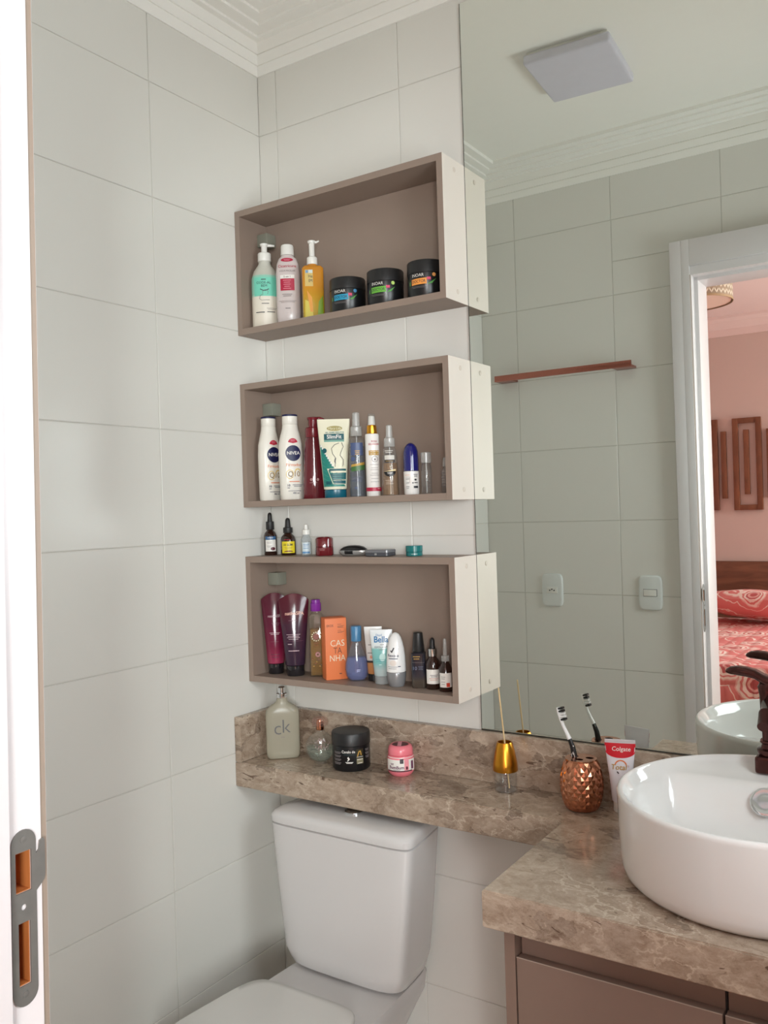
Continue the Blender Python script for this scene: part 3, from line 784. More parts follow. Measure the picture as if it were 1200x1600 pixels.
# tap
tp = thing('basin_tap', 'dark bronze basin tap with flat lever on the basin deck', 'tap', (1.219, -0.094, 0.8737))
box('base', BRONZE, tp, -0.026, 0.026, -0.026, 0.026, 0.0, 0.030, 0.006, 3)
obj('collar', loft_me('collar', [(0.0302, 0.022, 0.022, 3), (0.035, 0.024, 0.024, 3), (0.040, 0.0245, 0.0245, 3), (0.043, 0.019, 0.019, 3), (0.050, 0.0165, 0.0165, 3), (0.053, 0.020, 0.020, 3), (0.056, 0.019, 0.019, 3)], 32), BRONZE, tp)
obj('body', loft_me('body', [(0.0562, 0.0155, 0.0155, 3), (0.075, 0.016, 0.016, 3), (0.11, 0.0175, 0.0175, 3), (0.135, 0.0185, 0.0190, 3), (0.150, 0.021, 0.021, 3), (0.156, 0.018, 0.019, 3)], 32), BRONZE, tp)
V = []; F = []
path = [(-0.004, 0.020, 0.159, 0.010), (-0.012, 0.0185, 0.163, 0.009), (-0.024, 0.0165, 0.1700, 0.0085), (-0.038, 0.0155, 0.1730, 0.0088), (-0.054, 0.0145, 0.1745, 0.0085), (-0.066, 0.0120, 0.1738, 0.0068), (-0.0725, 0.008, 0.1728, 0.0040), (-0.0750, 0.003, 0.1722, 0.001)]
n = 20
path = [(0.020, 0.013, 0.158, 0.010), (0.008, 0.019, 0.158, 0.012)]+path
for (x, hw, zc, hz) in path:
    for k in range(n):
        y, z = se_pt(hw, hz, 2.4, 2*math.pi*k/n); V.append((x, y, zc+z))
for i in range(len(path)-1):
    for k in range(n): F.append((i*n+k, i*n+(k+1) % n, (i+1)*n+(k+1) % n, (i+1)*n+k))
F += [tuple(range(n)), tuple(range((len(path)-1)*n, len(path)*n))]
obj('lever', mesh_of('lever', V, F, True, 45), BRONZE, tp)
obj('spout', tube_me('spout', [(0.002, -0.010, 0.120), (0.004, -0.045, 0.126), (0.006, -0.085, 0.120), (0.007, -0.112, 0.104)], [0.014, 0.0125, 0.0115, 0.0105], 20, 1.0), BRONZE, tp)

# ------------------------------------------------------------------ toilet
to = thing('toilet', 'white close-coupled toilet with lid down under the marble ledge', 'toilet', (0.335, 0, Z0))
zt = lambda z: z-Z0
def loft_xy(name, rows, n=56, angle=45, mat=None, parent=to):
    """rows: (z, x half width, y front, y back, exponent, taper of the back half)"""
    mat = mat or pm('off_white_toilet_ceramic', (208, 205, 204), 0.1, var=0.005, coat=0.3)
    V = []; F = []
    for (z, hw, yf, yb, ex, tp_) in rows:
        cy, hy = (yf+yb)/2, (yb-yf)/2
        for k in range(n):
            a_ = 2*math.pi*k/n
            x, y = se_pt(hw, hy, ex if not isinstance(ex, tuple) else (ex[1] if math.sin(a_) > 0 else ex[0]), a_)
            t_ = (y/hy+1)/2
            V.append((x*(1-tp_*t_), cy+y, zt(z)))
    for i in range(len(rows)-1):
        for k in range(n): F.append((i*n+k, i*n+(k+1) % n, (i+1)*n+(k+1) % n, (i+1)*n+k))
    F += [tuple(range(n))[::-1], tuple(range((len(rows)-1)*n, len(rows)*n))]
    return obj(name, mesh_of(name, V, F, True, angle), mat, parent)
loft_xy('pedestal', [(Z0, 0.105, -0.50, -0.03, 3.5, 0.1), (0.05, 0.10, -0.49, -0.03, 3.5, 0.1), (0.18, 0.12, -0.55, -0.03, 3, 0.1), (0.27, 0.150, -0.30, -0.022, 5, 0.12), (0.302, 0.158, -0.36, -0.022, 6, 0.14), (0.3115, 0.154, -0.355, -0.026, 6, 0.14)])
loft_xy('bowl', [(0.03, 0.09, -0.50, -0.25, 2.3, 0), (0.12, 0.12, -0.58, -0.26, 2.3, 0), (0.22, 0.17, -0.66, -0.28, 2.4, 0), (0.29, 0.183, -0.685, -0.29, 2.5, 0), (0.3135, 0.182, -0.684, -0.292, 2.5, 0)])
SEATP = pm('white_seat_plastic', (212, 210, 206), 0.22, var=0.005)
loft_xy('seat', [(0.3140, 0.178, -0.682, -0.318, (2.4, 7), 0.22), (0.322, 0.181, -0.686, -0.316, (2.4, 7), 0.22), (0.3285, 0.179, -0.684, -0.318, (2.4, 7), 0.22)], mat=SEATP)
loft_xy('lid', [(0.3290, 0.178, -0.684, -0.318, (2.4, 7), 0.22), (0.334, 0.182, -0.688, -0.315, (2.4, 7), 0.22), (0.341, 0.182, -0.688, -0.315, (2.4, 7), 0.22), (0.3455, 0.178, -0.684, -0.319, (2.4, 7), 0.22), (0.3475, 0.15, -0.64, -0.335, (2.4, 6), 0.2)], mat=SEATP)
loft_xy('tank', [(0.3120, 0.128, -0.185, -0.050, 5, 0.10), (0.3150, 0.146, -0.200, -0.042, 5, 0.12), (0.326, 0.158, -0.212, -0.036, 5, 0.13), (0.36, 0.166, -0.215, -0.034, 8, 0.13), (0.50, 0.182, -0.214, -0.032, 9, 0.13), (0.6365, 0.196, -0.214, -0.030, 9, 0.13), (0.6385, 0.192, -0.210, -0.034, 9, 0.13)])
loft_xy('tank_lid', [(0.6388, 0.190, -0.208, -0.036, 9, 0.13), (0.6415, 0.1965, -0.215, -0.029, 9, 0.13), (0.655, 0.1975, -0.216, -0.028, 9, 0.13), (0.664, 0.195, -0.212, -0.030, 7, 0.13), (0.669, 0.187, -0.200, -0.036, 4.5, 0.13), (0.6715, 0.15, -0.17, -0.055, 4, 0.12)])
o = obj('flush_button', loft_me('flush_button', P((0, 0.021), (0.004, 0.021), (0.0055, 0.019), (0.0056, 0.017), (0.0065, 0.016), (0.0066, 0.001)), 32), CHROME, to, (0.004, -0.140, zt(0.6712))); o['label'] = 'round chrome flush button'
#PART4
# ------------------------------------------------------------------ small containers
def c_(name, rgb=(200, 200, 200), rough=0.4): return pm(name, rgb, rough, var=0.01)
INKD = c_('dark_ink', (48, 46, 54)); INKG = c_('grey_ink', (120, 112, 112)); INKW = c_('white_ink', (238, 234, 228))
INKN = c_('navy_ink', (26, 28, 74)); INKGO = c_('gold_ink', (190, 150, 70)); INKO = c_('orange_ink', (222, 120, 62)); INKR = c_('crimson_ink', (176, 28, 62))
INKT = c_('teal_ink', (24, 108, 112)); PAPER = c_('white_label_paper', (232, 228, 222))
def gmat(name, stops, h, rough=0.2, noise=0.0):
    """dyed plastic whose colour changes with height (object z)"""
    m, nt, out = new_mat(name); N = nt.nodes.new; L = nt.links.new
    b = N('ShaderNodeBsdfPrincipled'); b.inputs['Roughness'].default_value = rough; L(b.outputs[0], out.inputs[0])
    tc = N('ShaderNodeTexCoord'); sp_ = N('ShaderNodeSeparateXYZ'); L(tc.outputs['Object'], sp_.inputs[0])
    dv = N('ShaderNodeMath'); dv.operation = 'DIVIDE'; dv.inputs[1].default_value = h; L(sp_.outputs[2], dv.inputs[0])
    r = N('ShaderNodeValToRGB'); e = r.color_ramp.elements
    e[0].position = stops[0][0]; e[0].color = lin(stops[0][1]); e[1].position = stops[-1][0]; e[1].color = lin(stops[-1][1])
    for p, c in stops[1:-1]:
        k = e.new(p); k.color = lin(c)
    L(dv.outputs[0], r.inputs[0]); L(r.outputs[0], b.inputs['Base Color'])
    return m
def d_quad(prof, c, off, n=8, arch=0.0):
    """bilinear patch through four (s, z) corners"""
    V = []
    for j in range(n+1):
        for i in range(n+1):
            u, v = i/n, j/n
            s_ = (c[0][0]*(1-u)+c[1][0]*u)*(1-v)+(c[3][0]*(1-u)+c[2][0]*u)*v
            z_ = (c[0][1]*(1-u)+c[1][1]*u)*(1-v)+(c[3][1]*(1-u)+c[2][1]*u)*v
            V.append(surf(prof, s_, z_, off, arch))
    F = [(j*(n+1)+i, j*(n+1)+i+1, (j+1)*(n+1)+i+1, (j+1)*(n+1)+i) for j in range(n) for i in range(n)]
    return mesh_of('decal', V, F, True)
def quad(B, c, mat, name='printed_label'): return obj(name, d_quad(B.prof, c, B.off(), 8, B.arch), mat, B.t)
def pump(B, z0, zc, ztop, rc, mat, spout=(0.024, 0), rs=0.0055, sp_r=0.0045, drop=0.0):
    """collar, stem and nozzle of a pump dispenser"""
    B.part('collar', P((z0, rc), (z0+0.001, rc+0.0004), (zc-0.002, rc), (zc, rc-0.002)), mat)
    B.part('pump_stem', P((zc, rs), (ztop-0.006, rs)), mat, n=20)
    B.part('pump_head', P((ztop-0.0065, rs+0.002), (ztop-0.001, rs+0.0032), (ztop, rs+0.001)), mat, n=24)
    obj('nozzle', tube_me('nozzle', [(0, 0, ztop-0.004), (spout[0]*0.6, spout[1]*0.6, ztop-0.004), (spout[0], spout[1], ztop-0.005-drop)], [sp_r, sp_r*0.9, sp_r*0.6], 12, 0.8), mat, B.t)

# ---- top shelf
B = Box3('lotion_bottle', 'white and mint pump bottle beside the shelf corner bracket', 'bottle', 0.0520, -0.055, F1+E_, 0, None)
PB = P((0, 0.0325, 0.024), (0.004, 0.0342, 0.0256), (0.10, 0.0342, 0.0256), (0.128, 0.0338, 0.0252), (0.146, 0.028, 0.022), (0.160, 0.018, 0.0165), (0.166, 0.0152, 0.0152), (0.171, 0.0152, 0.0152))
B.part('bottle_body', PB, gmat('white_to_frosted_plastic', [(0.0, (226, 216, 200)), (0.46, (226, 218, 204)), (0.5, (150, 206, 186)), (0.77, (142, 200, 180)), (0.79, (190, 188, 176)), (1.0, (200, 198, 188))], 0.171, 0.4), True)
pump(B, 0.1712, 0.193, 0.217, 0.0165, WHITEP, (0.026, 0.0), 0.0075, 0.004)
MINT = c_('mint_ink', (116, 204, 180))
B.rect(-0.030, 0.030, 0.080, 0.127, MINT, nx=16)
B.lines(-0.004, [0.1215], 0.012, INKD, 0.0022); B.text('CODE-AL', 0.0085, -0.004, 0.113, INKD); B.text('BEM', 0.0085, -0.003, 0.105, INKD)
B.stroke([(-0.013+0.0024*i, 0.0975-0.004*math.sin(math.pi*i/9)) for i in range(10)], 0.0018, INKD)
B.stroke([(0.010, 0.070), (-0.010, 0.069), (-0.015, 0.073), (-0.013, 0.081), (-0.006, 0.084), (-0.007, 0.091), (0.0, 0.096), (0.007, 0.091), (0.005, 0.084)], 0.0009, INKG)
B.lines(-0.001, [0.061], 0.018, INKG, 0.002); B.lines(0.015, [0.049, 0.046], 0.026, INKG, 0.0008); B.lines(-0.014, [0.039], 0.022, INKD, 0.002); B.lines(0.013, [0.040], 0.02, INKD, 0.0016)

B = Box3('micellar_bottle', 'pinkish clear bottle with white cap and crimson printed box', 'bottle', 0.1230, -0.050, F1+E_, -6)
PB = P((0, 0.024, 0.015, 2.6), (0.006, 0.0285, 0.019, 2.6), (0.03, 0.0300, 0.020, 2.6), (0.125, 0.0300, 0.020, 2.6), (0.152, 0.0275, 0.0185, 2.6), (0.166, 0.0225, 0.0165, 2.4), (0.171, 0.0165, 0.0155), (0.174, 0.0155, 0.0155))
B.part('bottle_body', PB, c_('pale_pink_grey_plastic', (206, 194, 192), 0.25), True)
B.part('cap', P((0.1745, 0.0165), (0.196, 0.0160), (0.200, 0.0145), (0.2012, 0.012)), WHITEP)
B.ell(0, 0.1605, 0.0155, 0.0050, INKR); B.lines(0, [0.1618, 0.1592], 0.016, c_('pale_pink_ink', (226, 150, 165)), 0.0009)
B.text('Cicatricure', 0.0100, 0, 0.1445, INKR, bold=0.005); B.text('AGUA MICELAR', 0.0056, 0, 0.1325, INKG)
B.rect(-0.0175, 0.0175, 0.0835, 0.1225, PAPER); B.rect(-0.0172, 0.0172, 0.0838, 0.1135, INKR); B.text('5 em 1', 0.0062, 0, 0.1178, INKD, bold=0.01)
B.lines(-0.001, [0.109, 0.104, 0.099, 0.094, 0.089], 0.019, c_('pale_pink_ink', (226, 150, 165)), 0.0011)
B.lines(-0.001, [0.0745, 0.0705], 0.024, INKG, 0.0013); B.lines(0, [0.058, 0.055], 0.042, INKG, 0.0007); B.lines(0, [0.040], 0.012, INKG, 0.0018)

B = Box3('cleansing_oil_bottle', 'square amber oil bottle with white pump', 'bottle', 0.2000, -0.050, F1+E_, 4)
PB = [(0, 0.0245, 0.016, 6), (0.003, 0.0262, 0.0175, 6), (0.128, 0.0262, 0.0175, 6), (0.133, 0.022, 0.015, 5), (0.1345, 0.013, 0.012, 2), (0.138, 0.0118, 0.0118, 2)]
B.part('bottle_body', PB, gmat('amber_oil', [(0, (176, 148, 36)), (0.3, (190, 152, 40)), (0.6, (204, 140, 42)), (1, (196, 128, 38))], 0.138, 0.12), True)
pump(B, 0.1382, 0.157, 0.197, 0.0125, WHITEP, (0.018, -0.004), 0.0068, 0.003, -0.004)
B.rect(-0.020, -0.0005, 0.082, 0.122, c_('pale_amber_film', (208, 180, 104)))
B.rect(-0.018, -0.012, 0.114, 0.121, c_('sky_ink', (110, 150, 190))); B.rect(-0.011, -0.001, 0.114, 0.122, c_('pale_sky_ink', (206, 212, 206)))
B.text('He', 0.011, -0.0065, 0.106, INKD, sx=0.85); B.text('IM', 0.011, -0.0065, 0.095, INKD, sx=0.9)
quad(B, [(0.008, 0.006), (0.0225, 0.006), (0.0225, 0.060), (0.012, 0.045)], c_('leaf_green_ink', (128, 158, 44)))
quad(B, [(-0.022, 0.004), (-0.002, 0.004), (-0.004, 0.04), (-0.021, 0.05)], c_('yellow_film', (206, 186, 70)))
quad(B, [(-0.009, 0.02), (-0.002, 0.02), (-0.004, 0.055), (-0.016, 0.072)], c_('orange_film', (222, 150, 50)))

def hair_jar(x, band, dot, label):
    B = Box3('cream_jar', label, 'jar', x, -0.056, F1+E_, -16, 'black hair cream jars in a row')
    JB = P((0, 0.0400), (0.003, 0.0418), (0.0525, 0.0418), (0.0528, 0.0400))
    B.part('jar_body', JB, BLACKP, True, n=48)
    B.part('lid', P((0.0530, 0.0412), (0.0532, 0.0425), (0.0785, 0.0425), (0.0805, 0.0412), (0.081, 0.038)), pm('matt_black_lid', (28, 27, 28), 0.42), n=48)
    B.text('INOAR', 0.0098, -0.008, 0.0460, INKW, sx=0.95, bold=-0.006)
    bm_ = c_('band_'+label.split()[1], band)
    B.rect(-0.024, 0.0125, 0.0255, 0.0385, bm_, nx=16, skew=0.001); B.text('DOCTOR', 0.0088, -0.006, 0.0325, INKD, sx=0.85, bold=0.008)
    B.rect(0.0130, 0.0215, 0.0350, 0.0410, c_('pink_ink', (206, 66, 104)))
    B.ell(0.029, 0.0465, 0.0042, 0.0042, c_('dot_'+label.split()[1], dot))
    quad(B, [(0.0135, 0.0255), (0.024, 0.0270), (0.034, 0.0385), (0.021, 0.0300)], c_('leaf_green', (86, 158, 74)), 'printed_leaf')
    quad(B, [(-0.0305, 0.026), (-0.0275, 0.026), (-0.0275, 0.036), (-0.0305, 0.033)], c_('leaf_green', (86, 158, 74)), 'printed_leaf')
    B.lines(-0.006, [0.0215, 0.0190], 0.036, INKG, 0.0007)
hair_jar(0.3080, (38, 150, 186), (70, 130, 170), 'black blue-banded cream jar beside the amber oil bottle')
hair_jar(0.4150, (104, 176, 62), (176, 206, 110), 'black green-banded cream jar between two others')
hair_jar(0.5240, (236, 152, 66), (226, 160, 90), 'black orange-banded cream jar against the shelf side')

# ---- middle shelf
def body_lotion(x, y, d, label):
    B = Box3('body_lotion', label, 'bottle', x, y, F2+E_, d, 'white lotion bottles with navy caps')
    PB = P((0, 0.0265, 0.018, 2.5), (0.003, 0.0285, 0.0195, 2.5), (0.06, 0.0300, 0.0205, 2.4), (0.115, 0.0308, 0.0208, 2.3), (0.14, 0.0292, 0.0200, 2.3), (0.160, 0.0245, 0.0185, 2.2), (0.176, 0.0200, 0.0170, 2.2), (0.1865, 0.0188, 0.0165, 2.2))
    B.part('bottle_body', PB, c_('ivory_plastic', (233, 228, 218), 0.3), True)
    cp = B.part('cap', P((0.1868, 0.0185, 0.0163, 2.2), (0.1875, 0.0190, 0.0167, 2.2), (0.2065, 0.0188, 0.0165, 2.2)), c_('ivory_plastic', (233, 228, 218), 0.3))
    B.part('cap_top', P((0.2067, 0.0194, 0.0170, 2.2), (0.2105, 0.0190, 0.0168, 2.2), (0.2115, 0.017, 0.015, 2.2)), INKN, sub=cp)
    B.ell(0, 0.139, 0.0125, 0.0125, c_('red_ink', (188, 34, 60)), a0=12, a1=168); B.lines(0, [0.1475, 0.1445], 0.012, c_('pale_pink_ink', (226, 150, 165)), 0.0010)
    B.ell(0, 0.1145, 0.0195, 0.0195, INKN, n=36); B.text('NIVEA', 0.0118, 0, 0.1145, INKW, bold=0.008)
    B.text('Firmador', 0.0105, 0.0005, 0.0855, INKO); 
    B.ell(-0.010, 0.0625, 0.0095, 0.0115, c_('pale_gold_wash', (226, 196, 120)), inner=0.85, m=1); B.ell(0.010, 0.0665, 0.0085, 0.0105, c_('pale_gold_wash'), inner=0.7, m=1, a0=20, a1=200)
    B.text('Q10', 0.0185, 0.0, 0.0625, c_('bronze_ink', (140, 112, 72)), sx=0.92)
    B.lines(0.001, [0.0445], 0.026, INKO, 0.0018); B.text('10', 0.0075, -0.014, 0.035, INKN, bold=0.02); B.lines(0.009, [0.0365, 0.0330], 0.026, INKN, 0.0011); B.lines(-0.014, [0.0290], 0.006, INKN, 0.0014)
    B.lines(0.001, [0.0215], 0.032, INKN, 0.0010); B.text('400 ml', 0.0058, 0.004, 0.0160, INKN, bold=0.01)
body_lotion(0.0500, -0.058, 36, 'ivory lotion bottle with navy cap nearest the shelf bracket')
body_lotion(0.1200, -0.058, 18, 'ivory lotion bottle with navy cap beside the wine red pump bottle')

B = Box3('pump_bottle', 'wine red translucent pump bottle beside the cream tube', 'bottle', 0.1800, -0.042, F2+E_, 0)
WINE = c_('wine_plastic', (116, 24, 36), 0.25)
PB = P((0, 0.0285, 0.019, 2.4), (0.003, 0.0298, 0.020, 2.4), (0.06, 0.0270, 0.0188, 2.3), (0.12, 0.0230, 0.0175, 2.2), (0.145, 0.0205, 0.0170), (0.1505, 0.0185, 0.0170))
B.part('bottle_body', PB, pm('dark_wine_gloss', (98, 26, 36), 0.08, var=0.02, coat=0.5), True)
pump(B, 0.1510, 0.1755, 0.2010, 0.0190, WINE, (0.028, 0), 0.011, 0.0055, 0.002)
for s_ in (-0.008, 0.0, 0.008): B.ell(s_, 0.047, 0.0028, 0.0030, c_('pale_rose_ink', (196, 150, 150)), inner=0.45, n=14, m=1)
B.lines(-0.003, [0.0395], 0.018, c_('pale_rose_ink', (196, 150, 150)), 0.0007)

B = Box3('gel_tube', 'cream gel tube with teal print standing on its teal cap', 'tube', 0.2610, -0.066, F2+E_, 0)
PB = P((0.0200, 0.0255, 0.0185), (0.0215, 0.0272, 0.0190), (0.06, 0.0300, 0.0175), (0.11, 0.0335, 0.0130), (0.15, 0.0365, 0.0080), (0.178, 0.0385, 0.0022), (0.188, 0.0388, 0.0012))
B.part('tube_body', PB, c_('cream_plastic', (228, 224, 200), 0.3), True, n=48)
B.part('cap', P((0, 0.0245, 0.0178), (0.002, 0.0262, 0.0188), (0.0188, 0.0258, 0.0186), (0.0196, 0.024, 0.017)), c_('teal_cap_plastic', (16, 92, 112), 0.25))
B.ell(0.002, 0.1655, 0.0185, 0.0062, c_('olive_gold_ink', (168, 156, 100)), n=30); B.text('Mary Life', 0.0082, 0.002, 0.1652, c_('cream_ink', (232, 226, 200)), shear=0.2)
B.text('GEL TERMO REDUTOR', 0.0044, 0.002, 0.1555, INKT, bold=0.02); B.rect(-0.0235, 0.0240, 0.1375, 0.1525, c_('deep_teal_ink', (14, 84, 92)), nx=12)
B.text('SlimFit', 0.0130, 0.0005, 0.1450, INKW, bold=0.012); B.rect(-0.0235, 0.0240, 0.1335, 0.1370, c_('soft_teal_ink', (90, 156, 142)), nx=12)
TEALG = c_('teal_green_ink', (30, 128, 116))
quad(B, [(-0.0300, 0.0265), (0.0250, 0.0265), (-0.0010, 0.0700), (-0.0340, 0.1280)], TEALG)
for i in range(7):
    a = 0.055-0.0+i*0.0085
    B.stroke([(-0.0295-0.00055*i, 0.036+i*0.0110), (-0.010-0.0026*i, 0.028+i*0.0110)], 0.0006, c_('soft_teal_ink', (90, 156, 142)))
B.stroke([(0.0115, 0.130), (0.001, 0.126), (-0.0065, 0.117), (-0.004, 0.104), (0.003, 0.094), (0.0015, 0.082), (0.001, 0.073)], 0.0011, INKD)
B.stroke([(0.0175, 0.131), (0.0215, 0.121), (0.0150, 0.107), (0.0135, 0.100), (0.0205, 0.090), (0.0200, 0.079), (0.0185, 0.0745)], 0.0011, INKD)
B.stroke([(0.0020, 0.094), (0.0, 0.086), (0.0025, 0.081)], 0.0016, INKD)
for i in range(9): B.ell(-0.0305+0.0032*i, 0.1235-0.0058*i, 0.0021, 0.0029, PAPER, n=10, m=1)
B.ell(-0.0225, 0.112, 0.0052, 0.0060, c_('deep_teal_ink'), n=16, m=2)
quad(B, [(-0.0040, 0.0585), (0.0255, 0.0610), (0.0265, 0.0705), (-0.0185, 0.0690)], c_('cream_ink')); B.rect(-0.0130, 0.0255, 0.0635, 0.0685, c_('deep_teal_ink'), nx=10)
quad(B, [(-0.0040, 0.0420), (0.0245, 0.0430), (0.0255, 0.0590), (-0.0110, 0.0570)], c_('deep_teal_ink')); quad(B, [(-0.0010, 0.0320), (0.0235, 0.0325), (0.0240, 0.0405), (-0.0030, 0.0400)], c_('deep_teal_ink'))
for z in (0.0555, 0.0505, 0.0455): B.lines(0.008, [z], 0.026, c_('soft_teal_ink'), 0.0010)
B.stroke([(-0.0165, 0.0690), (-0.0045, 0.0330), (0.0235, 0.0318)], 0.0012, c_('cream_ink')); B.rect(-0.0200, -0.0080, 0.0315, 0.0390, c_('deep_teal_ink'))
B.stroke([(-0.0040, 0.0413), (0.0245, 0.0418)], 0.0010, c_('cream_ink')); B.stroke([(-0.010, 0.0600), (0.0250, 0.0608)], 0.0012, c_('cream_ink'))

def mist(name, label, x, y, d, rows, zcap0, zcap1, ztop, liquid, liq_z, rc, sub=None):
    B = Box3(name, label, 'spray bottle', x, y, F2+E_, d)
    B.part('bottle_body', rows, CLEARP, True)
    if liquid:
        lr = [(max(z, 0.002) if z < 0.002 else z, rx-0.0016, ry-0.0016, ex) for (z, rx, ry, ex) in rows if z <= liq_z]
        lr.append((liq_z, *[v-0.0016 if i < 2 else v for i, v in enumerate(prof_at(rows, liq_z))]))
        B.part('liquid', lr, liquid)
    B.part('dip_tube', P((0.004, 0.0016), (zcap0, 0.0016)), FROSTP, n=10)
    B.part('spray_collar', P((zcap0, rc), (zcap0+0.001, rc+0.0006), (zcap1-0.002, rc), (zcap1, rc-0.002)), FROSTP)
    B.part('spray_head', P((zcap1, rc-0.0045), (ztop-0.002, rc-0.0050), (ztop, rc-0.0068)), FROSTP, n=24)
    return B
B = mist('spray_bottle', 'clear body mist bottle with blue and green print', 0.3120, -0.045, 6, P((0, 0.0185), (0.002, 0.0198), (0.13, 0.0192), (0.140, 0.0165), (0.144, 0.0120)), 0.1445, 0.168, 0.2010, clear('blue_tinted_liquid', (236, 241, 246), 0.22, (120, 132, 150), 0.1, 0.5), 0.12, 0.0138)
B.rect(-0.0180, 0.0140, 0.098, 0.128, c_('slate_blue_ink', (76, 90, 128)), nx=10); B.lines(-0.001, [0.1085, 0.1045, 0.1005], 0.012, INKGO, 0.0018)
B.ell(-0.012, 0.090, 0.006, 0.0055, c_('slate_blue_ink')); quad(B, [(-0.0170, 0.0700), (0.0170, 0.0740), (0.0170, 0.0820), (-0.0170, 0.0765)], INKGO); quad(B, [(-0.0170, 0.0600), (0.0170, 0.0640), (0.0175, 0.0760), (-0.0175, 0.0710)], c_('grass_green_ink', (70, 112, 62)))
B.lines(-0.003, [0.046, 0.042, 0.038], 0.026, c_('slate_blue_ink'), 0.0007); B.lines(-0.006, [0.0225, 0.0195], 0.008, c_('slate_blue_ink'), 0.0014)

B = Box3('spray_bottle', 'slim white spray bottle with gold collar and crimson base stripe', 'spray bottle', 0.3600, -0.050, F2+E_, 14)
B.part('bottle_body', P((0, 0.0150), (0.002, 0.0164), (0.142, 0.0164), (0.1455, 0.0155), (0.146, 0.012)), c_('white_gloss_plastic', (236, 232, 228), 0.25), True)
B.part('gold_collar', P((0.1463, 0.0122), (0.1470, 0.0124), (0.1655, 0.0110), (0.1665, 0.0095)), GOLD)
B.part('spray_head', P((0.1668, 0.0085), (0.187, 0.0070), (0.1885, 0.005)), WHITEP, n=24)
B.part('over_cap', P((0.1668, 0.0096), (0.191, 0.0088), (0.193, 0.0078)), CLEARP, n=24)
B.text('ROSA', 0.0056, 0.001, 0.1275, INKR, bold=0.01); B.text('SELVAGEM', 0.0056, 0.0, 0.1210, INKR, bold=0.01); B.rect(-0.0125, 0.0135, 0.0955, 0.1065, INKGO, nx=10)
for s_ in (-0.007, 0.001, 0.009): B.lines(s_, [0.1035, 0.0985], 0.006, PAPER, 0.0011)
B.ell(0.001, 0.0865, 0.0070, 0.0070, INKG, inner=0.86, m=1); B.ell(0.001, 0.0855, 0.0018, 0.0025, INKG)
B.lines(0.0, [0.0735, 0.066, 0.0615, 0.0535, 0.049, 0.041, 0.0335], 0.020, INKG, 0.0007); B.rect(-0.0220, 0.0220, 0.0120, 0.0205, INKR, nx=16); B.lines(0.008, [0.0175], 0.007, PAPER, 0.0010)

B = mist('spray_bottle', 'clear tapered spray bottle with amber tonic and black band', 0.4080, -0.050, 0, P((0, 0.0185), (0.002, 0.0200), (0.05, 0.0190), (0.092, 0.0165), (0.107, 0.0145), (0.112, 0.0115)), 0.1125, 0.134, 0.1630, clear('amber_tonic', (244, 228, 206), 0.28, (186, 148, 110), 0.1, 0.5), 0.075, 0.0125)
B.rect(-0.0130, 0.0110, 0.0825, 0.0925, c_('frosted_white_ink', (212, 208, 200))); B.rect(-0.0130, 0.0110, 0.0765, 0.0820, INKD); B.lines(-0.001, [0.0792], 0.018, INKGO, 0.0010)
B.ell(-0.001, 0.0585, 0.0150, 0.0150, BLACKP, a0=195, a1=345); quad(B, [(-0.0155, 0.0550), (0.0135, 0.0560), (0.0135, 0.0610), (0.0005, 0.0580)], c_('pale_gold_ink', (226, 206, 160))); B.lines(-0.001, [0.0525, 0.0500], 0.012, INKW, 0.0008)
B.lines(-0.002, [0.103, 0.099], 0.018, c_('frosted_white_ink'), 0.0016); B.lines(-0.002, [0.035, 0.031, 0.027], 0.018, c_('frosted_white_ink'), 0.0006)

B = Box3('roll_on', 'roll-on with tall navy domed cap and white base', 'deodorant', 0.4650, -0.050, F2+E_, 0)
B.part('bottle_body', P((0, 0.0155), (0.003, 0.0174), (0.0525, 0.0178), (0.0535, 0.0165)), c_('white_gloss_plastic', (236, 232, 228), 0.25), True)
B.part('cap', P((0.0538, 0.0165), (0.0540, 0.0178), (0.085, 0.0172), (0.098, 0.0166), (0.108, 0.0138), (0.114, 0.0095), (0.1175, 0.0045), (0.1182, 0.001)), pm('navy_gloss_plastic', (24, 26, 104), 0.12, var=0.01, coat=0.5))
B.stroke([(-0.016, 0.0445), (-0.004, 0.0445)], 0.0006, INKO); B.stroke([(-0.013, 0.0400), (-0.004, 0.0400), (-0.004, 0.0270), (-0.013, 0.0265)], 0.0005, INKG); B.lines(-0.009, [0.0355, 0.0265, 0.0180, 0.0145], 0.009, INKD, 0.0009)
B.lines(0.010, [0.0455, 0.0415], 0.010, INKD, 0.0014); B.ell(0.009, 0.0335, 0.0028, 0.0022, INKD); B.ell(0.003, 0.0265, 0.0016, 0.0016, INKD); B.lines(0.010, [0.027], 0.008, INKD, 0.0018); B.rect(0.0045, 0.0145, 0.0145, 0.0195, INKD)

B = Box3('sample_vial', 'small empty clear vial with frosted cap', 'vial', 0.5020, -0.045, F2+E_, 0)
B.part('bottle_body', P((0, 0.0105), (0.002, 0.0118), (0.060, 0.0118), (0.065, 0.0105), (0.070, 0.0088)), clear('vial_glass', (249, 250, 250), 0.06, (220, 220, 220), 0.05, 1.3), True)
B.part('cap', P((0.0702, 0.0110), (0.071, 0.0118), (0.093, 0.0122), (0.0942, 0.011)), FROSTP); B.part('dip_tube', P((0.003, 0.002), (0.070, 0.002)), FROSTP, n=10)
B.lines(0.0055, [0.030, 0.026, 0.020, 0.016], 0.006, INKG, 0.0009)
B = Box3('spray_vial', 'small clear printed vial tucked against the shelf side', 'vial', 0.5535, -0.040, F2+E_, 0)
B.part('bottle_body', P((0, 0.0125), (0.002, 0.0140), (0.050, 0.0140), (0.056, 0.0105), (0.060, 0.0088)), clear('vial_glass'), True)
